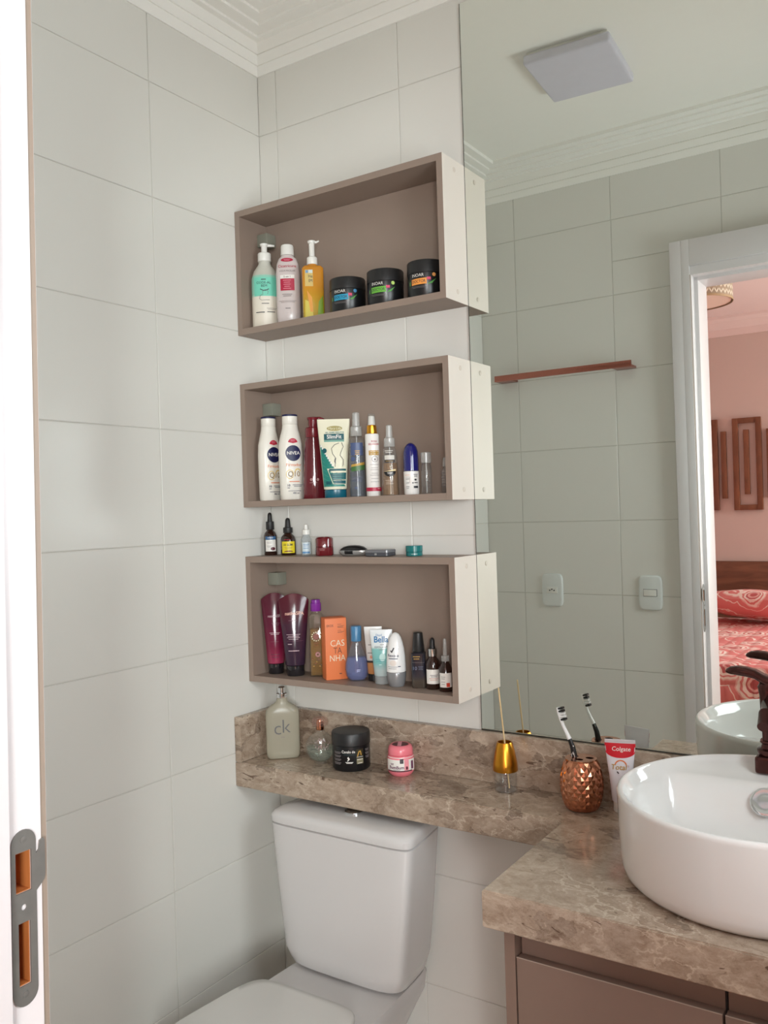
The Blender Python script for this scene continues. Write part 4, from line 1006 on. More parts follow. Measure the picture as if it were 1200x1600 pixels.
B.part('cap', P((0.0602, 0.0100), (0.0612, 0.0106), (0.078, 0.0096), (0.080, 0.008)), FROSTP); B.lines(-0.008, [0.046, 0.040, 0.034, 0.028, 0.022, 0.016], 0.012, INKG, 0.0016)

# ---- on top of the lowest box
def dropper(name, label, x, y, z, d, r, hb, hn, htop, body, cap, shoulder=0.010, rb=None, cat='dropper bottle', collar=None, group=None):
    B = Box3(name, label, cat, x, y, z, d, group)
    B.part('bottle_body', P((0, r-0.0015), (0.002, r), (hb-shoulder, r), (hb-shoulder*0.4, r*0.85), (hb, r*0.55), (hb+0.003, r*0.5)), body, True)
    rc = r*0.62
    B.part('collar', P((hb+0.0032, rc), (hb+0.0040, rc+0.0003), (hn-0.001, rc), (hn, rc-0.001)), collar or cap)
    rr = rb or r*0.36
    B.part('dropper_bulb', P((hn+0.0002, rr*1.15), (hn+(htop-hn)*0.25, rr), (hn+(htop-hn)*0.7, rr*0.92), (htop-0.003, rr*0.75), (htop-0.0006, rr*0.4), (htop, 0.0006)), cap, n=20)
    return B
AMBG = pm('dark_amber_glass', (44, 24, 18), 0.08, var=0.05, coat=0.5); RUBB = pm('black_rubber', (24, 23, 24), 0.45)
B = dropper('serum_bottle', 'dark dropper bottle with white label and blue top band', 0.0290, -0.040, T3+E_, 0, 0.0165, 0.062, 0.086, 0.109, AMBG, RUBB, 0.012)
B.rect(-0.0135, 0.0150, 0.0100, 0.0395, PAPER, nx=12); B.rect(-0.0135, 0.0150, 0.0398, 0.0480, c_('label_blue_ink', (52, 96, 140)), nx=12); B.ell(0.006, 0.0165, 0.0062, 0.0042, c_('plum_ink', (92, 30, 44))); B.lines(-0.003, [0.034, 0.031, 0.024, 0.021], 0.014, INKG, 0.0007); B.lines(0, [0.0445], 0.014, PAPER, 0.0010)
B = dropper('serum_bottle', 'brown dropper bottle with bright yellow label', 0.0880, -0.040, T3+E_, 0, 0.0190, 0.053, 0.070, 0.094, AMBG, RUBB, 0.014, 0.0068)
YEL = c_('yellow_label_paper', (230, 208, 40)); B.rect(-0.0180, 0.0180, 0.0060, 0.0350, YEL, nx=14); B.text('33 SLIM', 0.0072, -0.001, 0.0265, INKD, bold=0.02); B.lines(0, [0.020, 0.017], 0.02, c_('olive_ink', (120, 108, 40)), 0.0007); B.ell(0, 0.0090, 0.0115, 0.0035, c_('brown_ink', (110, 52, 40)), a0=0, a1=180); B.lines(-0.003, [0.0395], 0.016, c_('red_ink', (188, 34, 60)), 0.0012)
B = Box3('eye_drops', 'tiny clear dropper bottle with white cap', 'dropper bottle', 0.1460, -0.040, T3+E_, 0)
B.part('bottle_body', P((0, 0.0118), (0.0015, 0.0128), (0.040, 0.0128), (0.047, 0.009), (0.051, 0.0075)), clear('cloudy_clear', (246, 249, 250), 0.30, (220, 226, 228)), True)
B.part('cap', P((0.0512, 0.0098), (0.063, 0.0094), (0.064, 0.008)), WHITEP); B.part('tip', P((0.0642, 0.0052), (0.068, 0.0046), (0.076, 0.0042), (0.077, 0.002)), WHITEP, n=18)
B.rect(-0.0110, 0.0110, 0.0040, 0.0320, c_('pale_blue_label', (206, 220, 228))); B.rect(-0.0110, 0.0080, 0.0050, 0.0095, c_('sky_blue_ink', (90, 140, 186))); B.lines(-0.001, [0.027, 0.0235, 0.018], 0.014, c_('sky_blue_ink'), 0.0012)
B = Box3('cream_pot', 'small dark red two-tier cream pot', 'jar', 0.2060, -0.045, T3+E_, 0)
RED = pm('dark_red_gloss', (104, 22, 30), 0.12, var=0.02, coat=0.5)
B.part('jar_body', [(0, 0.0205, 0.0205, 3), (0.002, 0.0220, 0.0220, 3), (0.0205, 0.0220, 0.0220, 3), (0.0212, 0.0205, 0.0205, 3)], RED, True); B.part('lid', [(0.0214, 0.0205, 0.0205, 3), (0.0220, 0.0218, 0.0218, 3), (0.041, 0.0215, 0.0215, 3), (0.0448, 0.0185, 0.0185, 2.6), (0.0462, 0.012, 0.012, 2.4)], RED)
B.lines(-0.006, [0.0165, 0.0135], 0.014, c_('pale_rose_ink'), 0.0005)
B = Box3('trimmer', 'oblong gadget with black top and silver base lying flat', 'trimmer', 0.2960, -0.048, T3+E_, -26)
SILV = pm('satin_silver_plastic', (168, 166, 164), 0.3, 0.4)
B.part('base_shell', [(0, 0.028, 0.012, 2.4), (0.003, 0.034, 0.016, 2.4), (0.008, 0.0375, 0.019, 2.3), (0.0125, 0.0365, 0.0185, 2.3), (0.0128, 0.030, 0.015, 2.3)], SILV, True)
o = B.part('top_shell', [(0.0, 0.0355, 0.0178, 2.3), (0.003, 0.0335, 0.017, 2.3), (0.008, 0.026, 0.0145, 2.2), (0.011, 0.014, 0.009, 2.1), (0.0118, 0.002, 0.002, 2)], BLACKP); o.location = (0, 0, 0.0130)
B.rect(-0.016, 0.006, 0.004, 0.0120, BLACKP, 'switch_plate')
B = Box3('powder_compact', 'flat grey powder compact beside the silver gadget', 'compact', 0.3790, -0.058, T3+E_, -28)
GRC = pm('dark_grey_gloss', (74, 74, 80), 0.15, var=0.03)
B.part('base', [(0, 0.030, 0.022, 6), (0.001, 0.0315, 0.0235, 6), (0.0078, 0.0315, 0.0235, 6), (0.0080, 0.030, 0.022, 6)], GRC, True); B.part('lid', [(0.0082, 0.030, 0.022, 6), (0.0085, 0.0318, 0.0238, 6), (0.0140, 0.0316, 0.0236, 6), (0.0155, 0.0295, 0.0215, 6)], pm('light_grey_gloss', (112, 112, 116), 0.15, var=0.03)); B.rect(-0.003, 0.003, 0.003, 0.0080, SILV, 'clasp')
B = Box3('balm_pot', 'small round teal balm pot standing alone', 'jar', 0.4650, -0.048, T3+E_, 0)
TEALP = pm('teal_gloss_plastic', (24, 112, 112), 0.15, var=0.03)
B.part('jar_body', P((0, 0.0182), (0.001, 0.0190), (0.0085, 0.0190), (0.0088, 0.0180)), TEALP, True); B.part('lid', P((0.0090, 0.0185), (0.0095, 0.0195), (0.0225, 0.0195), (0.0235, 0.0185)), TEALP); B.lines(0, [0.0045], 0.014, INKW, 0.0006)

# ---- lowest shelf
def spa_tube(name, label, x, y, d, k, mat, text, tm):
    B = Box3(name, label, 'tube', x, y, F3+E_, d, 'wine coloured cream tubes side by side')
    PB = P((0.0265, 0.0235*k, 0.0185), (0.028, 0.0245*k, 0.0190), (0.07, 0.0275*k, 0.0185), (0.12, 0.0320*k, 0.0150), (0.165, 0.0360*k, 0.0095), (0.19, 0.0375*k, 0.0050), (0.204, 0.0372*k, 0.0016))
    B.part('tube_body', PB, mat, True, n=48, arch=0.016)
    B.part('cap', P((0, 0.0205*k, 0.0165), (0.002, 0.0222*k, 0.0180), (0.0250, 0.0228*k, 0.0183), (0.0262, 0.0205*k, 0.0165)), pm('smoky_black_cap', (30, 28, 32), 0.06, var=0.02, coat=0.6))
    return B
M1 = gmat('rose_wine_plastic', [(0.0, (160, 64, 92)), (0.18, (148, 48, 78)), (0.32, (118, 28, 58)), (0.6, (92, 22, 48)), (1, (78, 18, 36))], 0.205, 0.14)
M2 = gmat('plum_wine_plastic', [(0.0, (52, 36, 54)), (0.3, (56, 36, 54)), (0.62, (66, 32, 50)), (0.72, (76, 22, 38)), (1, (82, 18, 34))], 0.205, 0.14)
SILK = c_('silver_rose_ink', (206, 176, 184)); 
B = spa_tube('cream_tube', 'rose wine cream tube in the shelf corner under the bracket', 0.0470, -0.054, 0, 0.88, M1, 'nativa', SILK)
B.text('nativaSPA', 0.0098, 0.002, 0.146, SILK); B.lines(0.002, [0.128, 0.124], 0.020, c_('mauve_ink', (120, 64, 86)), 0.0012); B.lines(-0.001, [0.104, 0.1005], 0.026, SILK, 0.0011); B.lines(-0.002, [0.082], 0.02, c_('mauve_ink', (120, 64, 86)), 0.0006); B.lines(-0.001, [0.050, 0.043], 0.022, c_('mauve_dark_ink', (92, 26, 52)), 0.0016)
B = spa_tube('cream_tube', 'plum cream tube with rose gold lettering in front of its twin', 0.1120, -0.056, 0, 1.0, M2, 'nativaSPA', SILK)
B.text('nativaSPA', 0.0118, 0.001, 0.1555, c_('rose_gold_ink', (226, 176, 158)), bold=0.015); B.lines(-0.004, [0.138], 0.02, c_('mauve_ink', (120, 64, 86)), 0.0010)
B.lines(-0.003, [0.1035, 0.0995, 0.096, 0.092], 0.034, SILK, 0.0010); B.lines(0.001, [0.0875], 0.04, c_('mauve_ink', (120, 64, 86)), 0.0005); B.lines(-0.012, [0.080], 0.010, SILK, 0.0016); B.lines(-0.003, [0.0635], 0.026, SILK, 0.0018)

B = Box3('shower_oil_bottle', 'tall square amber bottle with purple cap', 'bottle', 0.1660, -0.036, F3+E_, -4)
PB = [(0, 0.0165, 0.0165, 6), (0.002, 0.0180, 0.0180, 6), (0.148, 0.0175, 0.0175, 6), (0.153, 0.0145, 0.0145, 5), (0.157, 0.0095, 0.0095, 2), (0.160, 0.0090, 0.0090, 2)]
B.part('bottle_body', PB, clear('clear_bottle_glass', (250, 249, 246), 0.05, (210, 200, 180), 0.05, 1.2), True)
B.part('liquid', [(0.004, 0.0160, 0.0160, 6), (0.116, 0.0157, 0.0157, 6)], clear('golden_oil', (240, 222, 180), 0.40, (180, 138, 72), 0.1, 0.5))
B.part('cap', P((0.1602, 0.0126), (0.161, 0.0132), (0.180, 0.0132), (0.1805, 0.0112), (0.188, 0.0110), (0.189, 0.009)), pm('purple_satin_plastic', (126, 42, 146), 0.25, var=0.02))
for a in range(12): B.ell(0.0105*math.cos(a*math.pi/6), 0.099+0.0105*math.sin(a*math.pi/6), 0.0016, 0.0016, c_('cream_ink'), n=8, m=1)
B.ell(0, 0.099, 0.0075, 0.0075, c_('copper_ink', (140, 76, 62)), n=18); B.ell(0.003, 0.055, 0.0062, 0.0062, c_('dusty_rose_ink', (170, 116, 120)), inner=0.4, n=16, m=1); B.lines(0.0, [0.083, 0.0775], 0.012, c_('copper_ink'), 0.0008)
for i in range(9): B.ell(-0.010+0.0025*i, 0.044-0.0035*((i*5) % 6), 0.0022, 0.0010, (c_('copper_ink'), INKGO, c_('dark_olive_ink', (86, 64, 40)))[i % 3], n=10, m=1)

bx = thing('castanha_box', 'upright orange carton with white lettering', 'box', (0.2270, -0.046, F3+E_), math.degrees(math.atan2(CAM.x-0.227, -0.046-CAM.y))+14)
ORG = pm('orange_carton', (226, 122, 70), 0.5, var=0.02)
box('carton', ORG, bx, -0.0265, 0.0265, -0.0205, 0.0205, 0.0, 0.147, 0.0008)
box('lid_flap', ORG, bx, -0.0262, 0.0262, -0.0200, 0.0203, 0.1472, 0.1482, 0.0003)
CIN = c_('cream_ink'); BRN = c_('dark_brown_ink', (86, 52, 40))
for body, size, x, z, mt, sx in (('CAS', 0.0215, 0.003, 0.0870, CIN, 0.92), ('TA', 0.0215, 0.003, 0.0690, BRN, 0.78), ('NHA', 0.0215, 0.002, 0.0510, CIN, 0.86), ('EKOS', 0.0078, -0.0145, 0.1300, BRN, 0.9)):
    obj('lettering', flat_text_me(body, size, -0.008 if size > 0.01 else 0, sx), mt, bx, (x, -0.0210, z))
for i, z in enumerate((0.1325, 0.1285, 0.1265, 0.1245, 0.118, 0.1145, 0.1125)):
    box('printed_line', BRN, bx, 0.0045, 0.0045+(0.010, 0.016, 0.014, 0.015, 0.009, 0.016, 0.012)[i], -0.02075, -0.0206, z, z+0.0007)
box('printed_line', BRN, bx, 0.006, 0.012, -0.02075, -0.0206, 0.013, 0.015)

B = Box3('body_splash_bottle', 'teardrop bottle of lavender liquid with blue cap', 'bottle', 0.2930, -0.046, F3+E_, 0)
PB = P((0, 0.0165, 0.0110), (0.002, 0.0195, 0.0130), (0.012, 0.0262, 0.0165), (0.028, 0.0290, 0.0178), (0.045, 0.0275, 0.0172), (0.066, 0.0205, 0.0150), (0.082, 0.0145, 0.0128), (0.090, 0.0122, 0.0122), (0.094, 0.0112, 0.0112))
B.part('bottle_body', PB, clear('blue_tinted_glass', (242, 245, 249), 0.06, (190, 196, 210), 0.05, 1.2), True)
B.part('liquid', [(max(z, 0.003), rx-0.002, ry-0.002, e_) for z, rx, ry, e_ in PB[:5]]+[(0.056, 0.0220, 0.0140, 2)], clear('lavender_liquid', (222, 226, 244), 0.40, (140, 146, 196), 0.1, 0.5))
B.part('cap', P((0.0942, 0.0120), (0.0950, 0.0128), (0.128, 0.0132), (0.1305, 0.0120)), pm('steel_blue_plastic', (70, 122, 162), 0.3, var=0.02)); B.lines(0.004, [0.028, 0.0245], 0.008, c_('pale_lilac_ink', (196, 200, 226)), 0.0012)

B = Box3('sunscreen_tube', 'white and tan sunscreen tube standing on a black cap', 'tube', 0.3300, -0.028, F3+E_, -4)
PB = P((0.0165, 0.0142, 0.0110), (0.018, 0.0150, 0.0115), (0.06, 0.0172, 0.0098), (0.10, 0.0200, 0.0055), (0.121, 0.0212, 0.0018), (0.128, 0.0214, 0.0010))
B.part('tube_body', PB, gmat('white_tan_tube', [(0, (178, 120, 72)), (0.33, (186, 126, 78)), (0.345, (40, 34, 34)), (0.37, (40, 34, 34)), (0.385, (206, 196, 192)), (0.6, (222, 214, 210)), (0.88, (228, 222, 218)), (1, (238, 236, 234))], 0.128, 0.3), True)
B.part('cap', P((0, 0.0132, 0.0102), (0.001, 0.0142, 0.0110), (0.0155, 0.0140, 0.0108), (0.0162, 0.013, 0.010)), BLACKP); B.text('60', 0.0105, -0.003, 0.0570, INKO, bold=0.02); B.lines(-0.003, [0.0665, 0.0855], 0.022, INKG, 0.0016); B.rect(-0.004, 0.006, 0.0950, 0.1050, INKO); B.ell(0.001, 0.1075, 0.0055, 0.0055, c_('rust_ink', (190, 88, 52)), inner=0.55, m=1)

B = Box3('hair_removal_tube', 'white and aqua squeeze tube with blue lettering', 'tube', 0.3690, -0.052, F3+E_, -6)
PB = P((0.0190, 0.0172, 0.0140), (0.0205, 0.0182, 0.0145), (0.06, 0.0215, 0.0118), (0.10, 0.0248, 0.0060), (0.119, 0.0262, 0.0020), (0.126, 0.0264, 0.0010))
B.part('tube_body', PB, gmat('aqua_white_tube', [(0, (176, 184, 184)), (0.26, (170, 186, 186)), (0.40, (116, 176, 174)), (0.64, (128, 186, 182)), (0.68, (216, 222, 222)), (1, (226, 230, 232))], 0.126, 0.2), True)
B.part('cap', P((0, 0.0160, 0.0130), (0.001, 0.0170, 0.0138), (0.0180, 0.0170, 0.0138), (0.0187, 0.016, 0.013)), clear('grey_frosted_cap', (240, 241, 240), 0.55, (180, 182, 182)))
BLU = c_('bright_blue_ink', (34, 112, 166)); B.text('Depil', 0.0070, -0.005, 0.1135, BLU, shear=0.1); B.text('Bella', 0.0195, 0.000, 0.1030, BLU, bold=0.02, sx=0.92); B.lines(0.003, [0.0915], 0.010, INKG, 0.0012); B.text('ESFOLIANTE', 0.0058, 0.001, 0.0860, c_('slate_ink', (86, 104, 112)), bold=0.01); B.lines(0.002, [0.0805], 0.012, INKG, 0.0012)
B.ell(0.003, 0.063, 0.007, 0.009, c_('pale_aqua_ink', (178, 214, 210))); B.lines(-0.002, [0.058, 0.054], 0.022, c_('deep_aqua_ink', (60, 134, 140)), 0.0006); B.lines(-0.002, [0.046], 0.006, c_('pale_aqua_ink'), 0.002)

B = Box3('roll_on', 'white domed roll-on deodorant with grey base and black tick mark', 'deodorant', 0.4140, -0.060, F3+E_, -8)
PB = P((0.0335, 0.0215), (0.0345, 0.0225), (0.050, 0.0225), (0.070, 0.0215), (0.088, 0.0192), (0.102, 0.0162), (0.112, 0.0128), (0.119, 0.0085), (0.1222, 0.004), (0.123, 0.0008))
B.part('bottle_body', PB, pm('white_gloss_shell', (236, 235, 234), 0.15, var=0.005, coat=0.4), True)
B.part('base_cap', P((0, 0.0165), (0.002, 0.0180), (0.012, 0.0205), (0.031, 0.0226), (0.0332, 0.0218)), pm('pearl_grey_plastic', (142, 142, 144), 0.25, 0.3, var=0.02))
B.stroke([(-0.0095, 0.0840), (-0.0070, 0.0795), (-0.0015, 0.0900)], 0.0026, INKD); B.text('Rexona', 0.0088, -0.004, 0.0725, INKN, bold=0.010); B.lines(-0.004, [0.0655], 0.022, INKN, 0.0016); B.ell(-0.004, 0.0555, 0.0080, 0.0065, c_('pale_peach_ink', (226, 214, 206))); B.lines(-0.006, [0.0470, 0.0430], 0.024, INKG, 0.0009); B.stroke([(0.008, 0.086), (0.0075, 0.090)], 0.0006, INKG); B.lines(0.010, [0.0480], 0.006, INKN, 0.0018)

B = Box3('spray_bottle', 'dark square spray bottle with black tapered cap', 'spray bottle', 0.4690, -0.050, F3+E_, -4)
PB = [(0, 0.0150, 0.0150, 5), (0.002, 0.0165, 0.0165, 5), (0.078, 0.0162, 0.0162, 5), (0.0805, 0.0140, 0.0140, 4), (0.081, 0.0120, 0.0120, 2)]
B.part('bottle_body', PB, gmat('smoky_navy_glass', [(0, (70, 60, 52)), (0.2, (80, 70, 62)), (0.34, (58, 54, 60)), (0.5, (38, 38, 50)), (1, (42, 40, 46))], 0.081, 0.1), True)
B.part('cap', P((0.0813, 0.0138), (0.0822, 0.0142), (0.120, 0.0108), (0.1235, 0.0105), (0.1245, 0.009)), pm('matt_black_lid'))
B.lines(-0.004, [0.0715, 0.0665], 0.016, INKGO, 0.0014); B.stroke([(-0.014, 0.0585), (0.014, 0.0585)], 0.0005, INKG); B.text('10', 0.0110, -0.0085, 0.0450, c_('blue_grey_ink', (110, 120, 144))); B.lines(0.005, [0.0490, 0.0460, 0.0430], 0.011, c_('blue_grey_ink'), 0.0007)

B = dropper('serum_bottle', 'amber dropper bottle with silver collar and white label', 0.5060, -0.050, F3+E_, 0, 0.0168, 0.070, 0.0905, 0.1145, AMBG, RUBB, 0.016, 0.0058, collar=CHROME)
B.rect(-0.0168, 0.0165, 0.0130, 0.0450, PAPER, nx=14); B.lines(0.002, [0.0325, 0.0290], 0.018, INKD, 0.0010); B.lines(0.001, [0.0250, 0.0215], 0.02, c_('rust_ink'), 0.0008)
B = Box3('serum_bottle', 'dark bottle with clear sprayer and red-cornered label', 'bottle', 0.5440, -0.060, F3+E_, 0)
B.part('bottle_body', P((0, 0.0138), (0.002, 0.0152), (0.050, 0.0152), (0.058, 0.011), (0.062, 0.0082), (0.066, 0.0080)), AMBG, True)
B.part('collar', P((0.0662, 0.0092), (0.0668, 0.0096), (0.078, 0.0090), (0.0785, 0.006)), FROSTP); B.part('sprayer', P((0.0787, 0.0046), (0.108, 0.0040), (0.1155, 0.0030), (0.116, 0.001)), FROSTP, n=18)
B.rect(-0.0150, 0.0150, 0.0100, 0.0415, PAPER, nx=14); B.rect(0.0010, 0.0090, 0.0110, 0.0200, c_('scarlet_ink', (206, 62, 40))); B.lines(-0.006, [0.033, 0.029, 0.022, 0.017], 0.010, INKG, 0.0009)

# ------------------------------------------------------------------ on the marble ledge
B = Box3('perfume_bottle', 'frosted rectangular perfume flask with chrome sprayer', 'perfume', 0.0860, -0.082, CT+E_, 0)
PB = [(0, 0.0330, 0.0120, 4), (0.003, 0.0375, 0.0160, 4), (0.009, 0.0405, 0.0175, 4), (0.02, 0.0415, 0.0180, 4), (0.112, 0.0415, 0.0180, 4), (0.121, 0.0390, 0.0172, 3.6), (0.129, 0.0310, 0.0155, 3), (0.135, 0.0210, 0.0135, 2.5), (0.141, 0.0140, 0.0125, 2), (0.150, 0.0122, 0.0122, 2)]
B.part('flask', PB, clear('frosted_green_glass', (242, 240, 230), 0.55, (190, 184, 166), 0.25, 0.5), True, n=48)
B.part('collar', P((0.1502, 0.0124), (0.1510, 0.0132), (0.1545, 0.0130), (0.155, 0.0118), (0.1575, 0.0118), (0.158, 0.0135), (0.1605, 0.0135), (0.1612, 0.011)), CHROME); B.part('sprayer', P((0.1614, 0.0080), (0.1750, 0.0084), (0.1768, 0.0070)), CHROME, n=24)
INKC = c_('soft_charcoal_ink', (92, 92, 94)); B.text('c', 0.0480, -0.0125, 0.0770, INKC, bold=-0.010); B.text('k', 0.0480, 0.0080, 0.0805, INKC, bold=-0.010); B.text('one', 0.0060, 0.0, 0.0560, INKG)
B = Box3('perfume_bottle', 'round clear perfume flask with rose copper neck', 'perfume', 0.1990, -0.076, CT+E_, 0)
PB = P((0, 0.0150, 0.0130), (0.002, 0.0165, 0.0140))+P(*[(0.039-0.0375*math.cos(R(a)), 0.0370*math.sin(R(a)), 0.0205*math.sin(R(a))**0.7) for a in range(28, 163, 9)])+P((0.078, 0.0085, 0.0085), (0.081, 0.0078, 0.0078))
B.part('flask', PB, clear('clear_flask_glass', (250, 251, 250), 0.03, (214, 204, 204), 0.03, 1.2), True, n=48)
B.part('liquid', P(*[(0.039-0.0350*math.cos(R(a)), 0.0340*math.sin(R(a)), 0.0180*math.sin(R(a))**0.7) for a in range(14, 104, 9)]), clear('pale_green_perfume', (240, 244, 240), 0.14, (176, 190, 180), 0.1, 0.5), n=48)
B.part('neck_cap', P((0.0812, 0.0088), (0.082, 0.0094), (0.088, 0.0094), (0.0885, 0.0088), (0.096, 0.0088), (0.0965, 0.0094), (0.101, 0.0092), (0.1015, 0.0078), (0.106, 0.0072), (0.107, 0.005)), COPPER, n=28)
B.part('over_cap', P((0.0905, 0.0150, 0.011), (0.0925, 0.0190, 0.0130), (0.100, 0.0205, 0.0140), (0.108, 0.0180, 0.013), (0.1125, 0.0120, 0.010), (0.1145, 0.004, 0.004)), clear('rosy_clear_cap', (250, 240, 236), 0.08, (226, 196, 186), 0.03, 0.8), n=32)
rs_ = random.Random(3)
for i in range(90):
    a, q_ = rs_.random()*6.283, rs_.random()**0.5
    s_, z_ = 0.004+0.020*q_*math.cos(a), 0.050+0.015*q_*math.sin(a)
    B.k = 2; B.ell(s_, z_, 0.0007, 0.0007, (c_('rose_speck', (196, 140, 150)), c_('mauve_speck', (150, 120, 134)), c_('pale_speck', (228, 206, 206)))[i % 3], 'rose_speck', n=6, m=1)

B = Box3('cream_jar', 'large black cream jar with gold and grey label on the marble ledge', 'jar', 0.2830, -0.0665, CT+E_, 0)
B.part('jar_body', P((0, 0.0415), (0.004, 0.0445), (0.0585, 0.0445), (0.0590, 0.0430)), BLACKP, True, n=56)
B.part('lid', P((0.0593, 0.0440), (0.0597, 0.0457), (0.0845, 0.0457), (0.0875, 0.0440), (0.0882, 0.0400)), pm('matt_black_lid'), n=56)
B.text('Cavalo de', 0.0088, -0.007, 0.0470, INKW, bold=0.01, sx=0.9); B.lines(-0.005, [0.0405], 0.026, c_('dark_teal_print', (34, 60, 64)), 0.0016); B.stroke([(-0.0095, 0.0260), (-0.0060, 0.0290), (-0.0085, 0.0330), (-0.0065, 0.0355)], 0.0020, INKW); B.ell(-0.0060, 0.0310, 0.0020, 0.0024, INKW); B.lines(-0.005, [0.0232, 0.0212], 0.018, INKW, 0.0012)
B.rect(0.0115, 0.0290, 0.0180, 0.0530, c_('olive_black_ink', (52, 48, 34))); B.stroke([(0.0140, 0.0360), (0.0180, 0.0470), (0.0215, 0.0480), (0.0235, 0.0380)], 0.0024, INKGO); B.rect(0.0120, 0.0285, 0.0185, 0.0310, c_('khaki_ink', (128, 122, 96))); B.lines(0.020, [0.0345], 0.016, PAPER, 0.0009); B.lines(0.020, [0.0285, 0.0205], 0.014, PAPER, 0.0012)
for z0 in (0.0460, 0.0380, 0.0300, 0.0220): B.lines(-0.034, [z0, z0-0.003], 0.020, INKG, 0.0016)
for z0 in (0.0500, 0.0420, 0.0340): B.lines(0.040, [z0, z0-0.003], 0.013, INKG, 0.0018)

B = Box3('body_cream_pot', 'small pink cream pot with white label and purple lettering', 'jar', 0.4170, -0.058, CT+E_, -4)
PINK = pm('candy_pink_plastic', (230, 122, 134), 0.25, var=0.01)
B.part('jar_body', P((0, 0.0225), (0.003, 0.0262), (0.009, 0.0300), (0.016, 0.0312), (0.042, 0.0306), (0.0465, 0.0285), (0.0475, 0.0265)), PINK, True, n=48)
ld = B.part('lid', P((0.0478, 0.0272), (0.0485, 0.0288), (0.058, 0.0285), (0.0655, 0.0262), (0.0685, 0.0225), (0.0690, 0.0205), (0.0682, 0.0195), (0.0680, 0.001)), PINK, n=48)
obj('lid_sticker', loft_me('lid_sticker', P((0.0684, 0.0186), (0.0688, 0.0186)), 40), c_('maroon_ink', (84, 28, 44)), ld)
box('sticker_stripe', c_('pale_pink_ink'), ld, -0.0060, 0.0030, -0.0175, 0.0175, 0.0689, 0.0692)
B.rect(-0.0380, 0.0420, 0.0125, 0.0445, PAPER, nx=28); B.rect(0.0100, 0.0210, 0.0160, 0.0440, c_('soft_pink_ink', (230, 150, 160))); B.text('BumBum', 0.0098, -0.0085, 0.0225, c_('purple_ink', (96, 28, 76)), bold=0.02); B.lines(-0.0190, [0.0308, 0.0286], 0.009, c_('purple_ink'), 0.0012); B.rect(0.0000, 0.0080, 0.0320, 0.0425, INKD); B.lines(0.004, [0.038, 0.035], 0.005, INKG, 0.0008)
B.rect(-0.0330, 0.0300, 0.0130, 0.0158, c_('maroon_ink'), nx=20); B.lines(-0.008, [0.0175], 0.016, INKG, 0.0007); B.ell(0.0155, 0.0215, 0.0022, 0.0040, c_('maroon_ink')); B.rect(0.0270, 0.0330, 0.0180, 0.0360, c_('purple_ink'))

# reed diffuser
B = Box3('reed_diffuser', 'small glass reed diffuser with golden conical cap', 'diffuser', 0.6790, -0.052, CT+E_, 0)
B.part('glass_bottle', P((0, 0.0220), (0.002, 0.0238), (0.040, 0.0238), (0.044, 0.0225)), clear('clear_flask_glass'), True)
B.part('inner_base', P((0.0015, 0.0205), (0.0035, 0.0210)), clear('vial_glass'))
V = []; 
B.part('gold_cap', P((0.0440, 0.0225), (0.0432, 0.0262), (0.0445, 0.0270), (0.060, 0.0258), (0.085, 0.0212), (0.102, 0.0170), (0.1040, 0.0158), (0.1038, 0.0140), (0.085, 0.0135)), GOLD, cap1=False, n=40)
B.part('inner_neck', P((0.0850, 0.0134), (0.0855, 0.0005)), pm('amber_shadow_plastic', (120, 72, 20), 0.4))
st = thing('diffuser_reed', 'thin bamboo reed leaning in the golden diffuser', 'reed', (0.6790, -0.052, CT+0.006))
obj('reed_stick', tube_me('reed_stick', [(0.008, 0, 0.0), (0.0, 0.0, 0.10), (-0.0105, 0.0, 0.213)], 0.00165, 10), wood('bamboo', (206, 176, 126), (228, 204, 160), (60, 60, 8)), st)

# toothbrush holder with diamond facets
hd = thing('toothbrush_holder', 'copper toothbrush holder with diamond facets', 'toothbrush holder', (0.8600, -0.0800, CT+E_))
nf, nr, H = 18, 12, 0.100
V = []; F = []
def hp_(j, k, out=0.0):
    t_ = j/nr; r_ = 0.0300+0.0118*math.sin(math.pi*min(1, t_*0.98+0.03))**0.75+0.0005*t_+out
    a = 2*math.pi*(k+0.5*(j % 2))/nf
    return (r_*math.cos(a), r_*math.sin(a), 0.002+(H-0.004)*t_)
for j in range(nr+1):
    for k in range(nf): V.append(hp_(j, k))
ix = lambda j, k: j*nf+k % nf
for j in range(nr-1):
    for k in range(nf):
        lo = ix(j, k); hi = ix(j+2, k)
        l_, r_ = (ix(j+1, k-1), ix(j+1, k)) if j % 2 == 0 else (ix(j+1, k), ix(j+1, k+1))
        c = hp_(j+1, k-(0.5 if (j+1) % 2 else -0.5), 0.0014); V.append(c); ci = len(V)-1
        F += [(lo, r_, ci), (r_, hi, ci), (hi, l_, ci), (l_, lo, ci)]
for k in range(nf):
    F.append((ix(0, k), ix(0, k+1), ix(1, k)))
    F.append((ix(nr, k), ix(nr-1, k), ix(nr, k+1)) if (nr-1) % 2 else (ix(nr, k), ix(nr-1, k+1), ix(nr, k+1)))
F.append(tuple(range(nf))[::-1])
obj('faceted_body', mesh_of('faceted_body', V, F), COPPER, hd)
holes = [circ(-0.016, 0.006, 0.0085, 0.0065, 18), circ(0.001, -0.013, 0.0085, 0.0065, 18), circ(0.016, 0.006, 0.0085, 0.0065, 18)]
me = plate_me('top_plate', circ(0, 0, 0.0312, None, 40), holes, 0.003); obj('top_plate', me, COPPER, hd, (0, 0, H-0.0025))
obj('inner_shade_disc', loft_me('inner_shade_disc', P((0.06, 0.026), (0.062, 0.0262)), 32), pm('painted_inside_shade', (26, 18, 14), 0.7), hd)  # near-black disc under the holes, shade inside the holder put into its colour
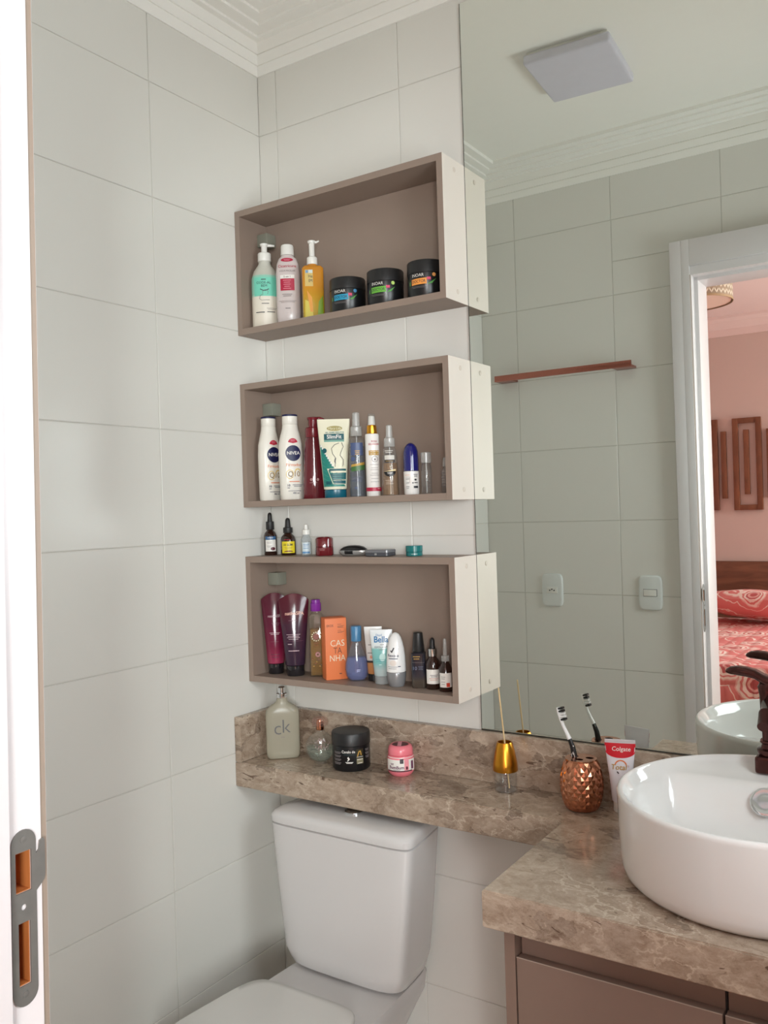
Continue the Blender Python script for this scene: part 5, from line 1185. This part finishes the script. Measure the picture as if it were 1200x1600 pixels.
# toothbrush standing in it
tb = thing('toothbrush', 'black and white toothbrush leaning in the copper holder', 'toothbrush', (0.8440, -0.0740, CT+0.070))
BW = pm('toothbrush_white', (232, 232, 230), 0.25); 
hp = [(0.006, 0, 0.0), (0.0025, 0, 0.018), (0.000, 0, 0.032), (-0.003, 0, 0.048), (-0.009, 0, 0.064)]
obj('handle', tube_me('handle', hp, [0.0046, 0.0056, 0.0062, 0.0055, 0.0045], 14, 0.8), BLACKP, tb)
nk = [(-0.009, 0, 0.0640), (-0.015, 0, 0.076), (-0.021, 0, 0.088), (-0.0265, 0, 0.102), (-0.0295, 0, 0.113), (-0.0320, 0, 0.1255)]
obj('neck', tube_me('neck', nk, [0.0042, 0.0034, 0.0031, 0.0034, 0.0040, 0.0036], 14, 1.3), BW, tb)
hx = [(-0.0280, 0.1015), (-0.0296, 0.1070), (-0.0310, 0.1125), (-0.0323, 0.1180), (-0.0335, 0.1235)]
for i, (x, z) in enumerate(hx):
    for y in (-0.0028, 0.0028):
        m_ = tube_me('bristle_tuft', [(x+0.003, y, z), (x+0.0135, y*1.2, z+0.0025)], [0.0021, 0.0024], 8); obj('bristle_tuft', m_, BLACKP if i in (0, 3, 4) else BW, tb)
for z in (0.020, 0.036):
    obj('grip_dot', loft_me('grip_dot', P((0, 0.0015), (0.0006, 0.001)), 10), BW, tb, (0.0005-0.0*z, -0.0052, z+0.016), (R(90), 0, 0))
gp = [(0.0045, -0.0047, 0.020), (0.0025, -0.0051, 0.031), (-0.0005, -0.0050, 0.040), (-0.0045, -0.0040, 0.034), (-0.0025, -0.0043, 0.020)]
obj('grip_line', tube_me('grip_line', gp, 0.0006, 6), BW, tb)

# toothpaste
B = Box3('toothpaste', 'white toothpaste tube with red top band behind the basin', 'toothpaste', 0.9330, -0.058, CT+E_, -4)
PB = P((0.0185, 0.0165, 0.0150), (0.021, 0.0185, 0.0165), (0.06, 0.0215, 0.0140), (0.10, 0.0260, 0.0080), (0.128, 0.0290, 0.0025), (0.133, 0.0293, 0.0012), (0.1405, 0.0294, 0.0010))
B.part('tube_body', PB, c_('white_gloss_tube', (228, 226, 232), 0.25), True, n=48)
B.part('cap', P((0, 0.0155), (0.001, 0.0162), (0.0175, 0.0158), (0.0182, 0.0145)), WHITEP)
CRD = c_('signal_red_ink', (206, 18, 40), 0.3)
B.rect(-0.0293, 0.0293, 0.1175, 0.1335, CRD, nx=20, nz=6); B.ell(0, 0.1176, 0.0286, 0.0120, CRD, a0=180, a1=360, n=30, m=6)
B.rect(-0.0285, 0.0285, 0.1345, 0.1400, c_('crimp_grey', (206, 200, 202)), nx=20)
B.text('Colgate', 0.0115, 0.002, 0.1225, INKW, bold=0.006, shear=0.1); B.ell(0.001, 0.0905, 0.0120, 0.0120, INKO, a0=15, a1=165, inner=0.8, m=1); B.text('Total', 0.0140, -0.003, 0.0880, INKGO, shear=0.15, bold=0.01); B.text('12', 0.0050, 0.0140, 0.0905, INKR); B.stroke([(-0.0060, 0.0800), (-0.0030, 0.0765)], 0.0022, INKD)
B.k = 0
for s_, z0, z1, mt in ((0.006, 0.075, 0.105, PAPER), (0.006, 0.080, 0.092, INKD)):
    me = d_rect(PB, s_-0.010, s_+0.010, z0, z1, B.off()); me.transform(Matrix.Rotation(R(180), 4, 'Z')); obj('printed_label', me, mt, B.t)
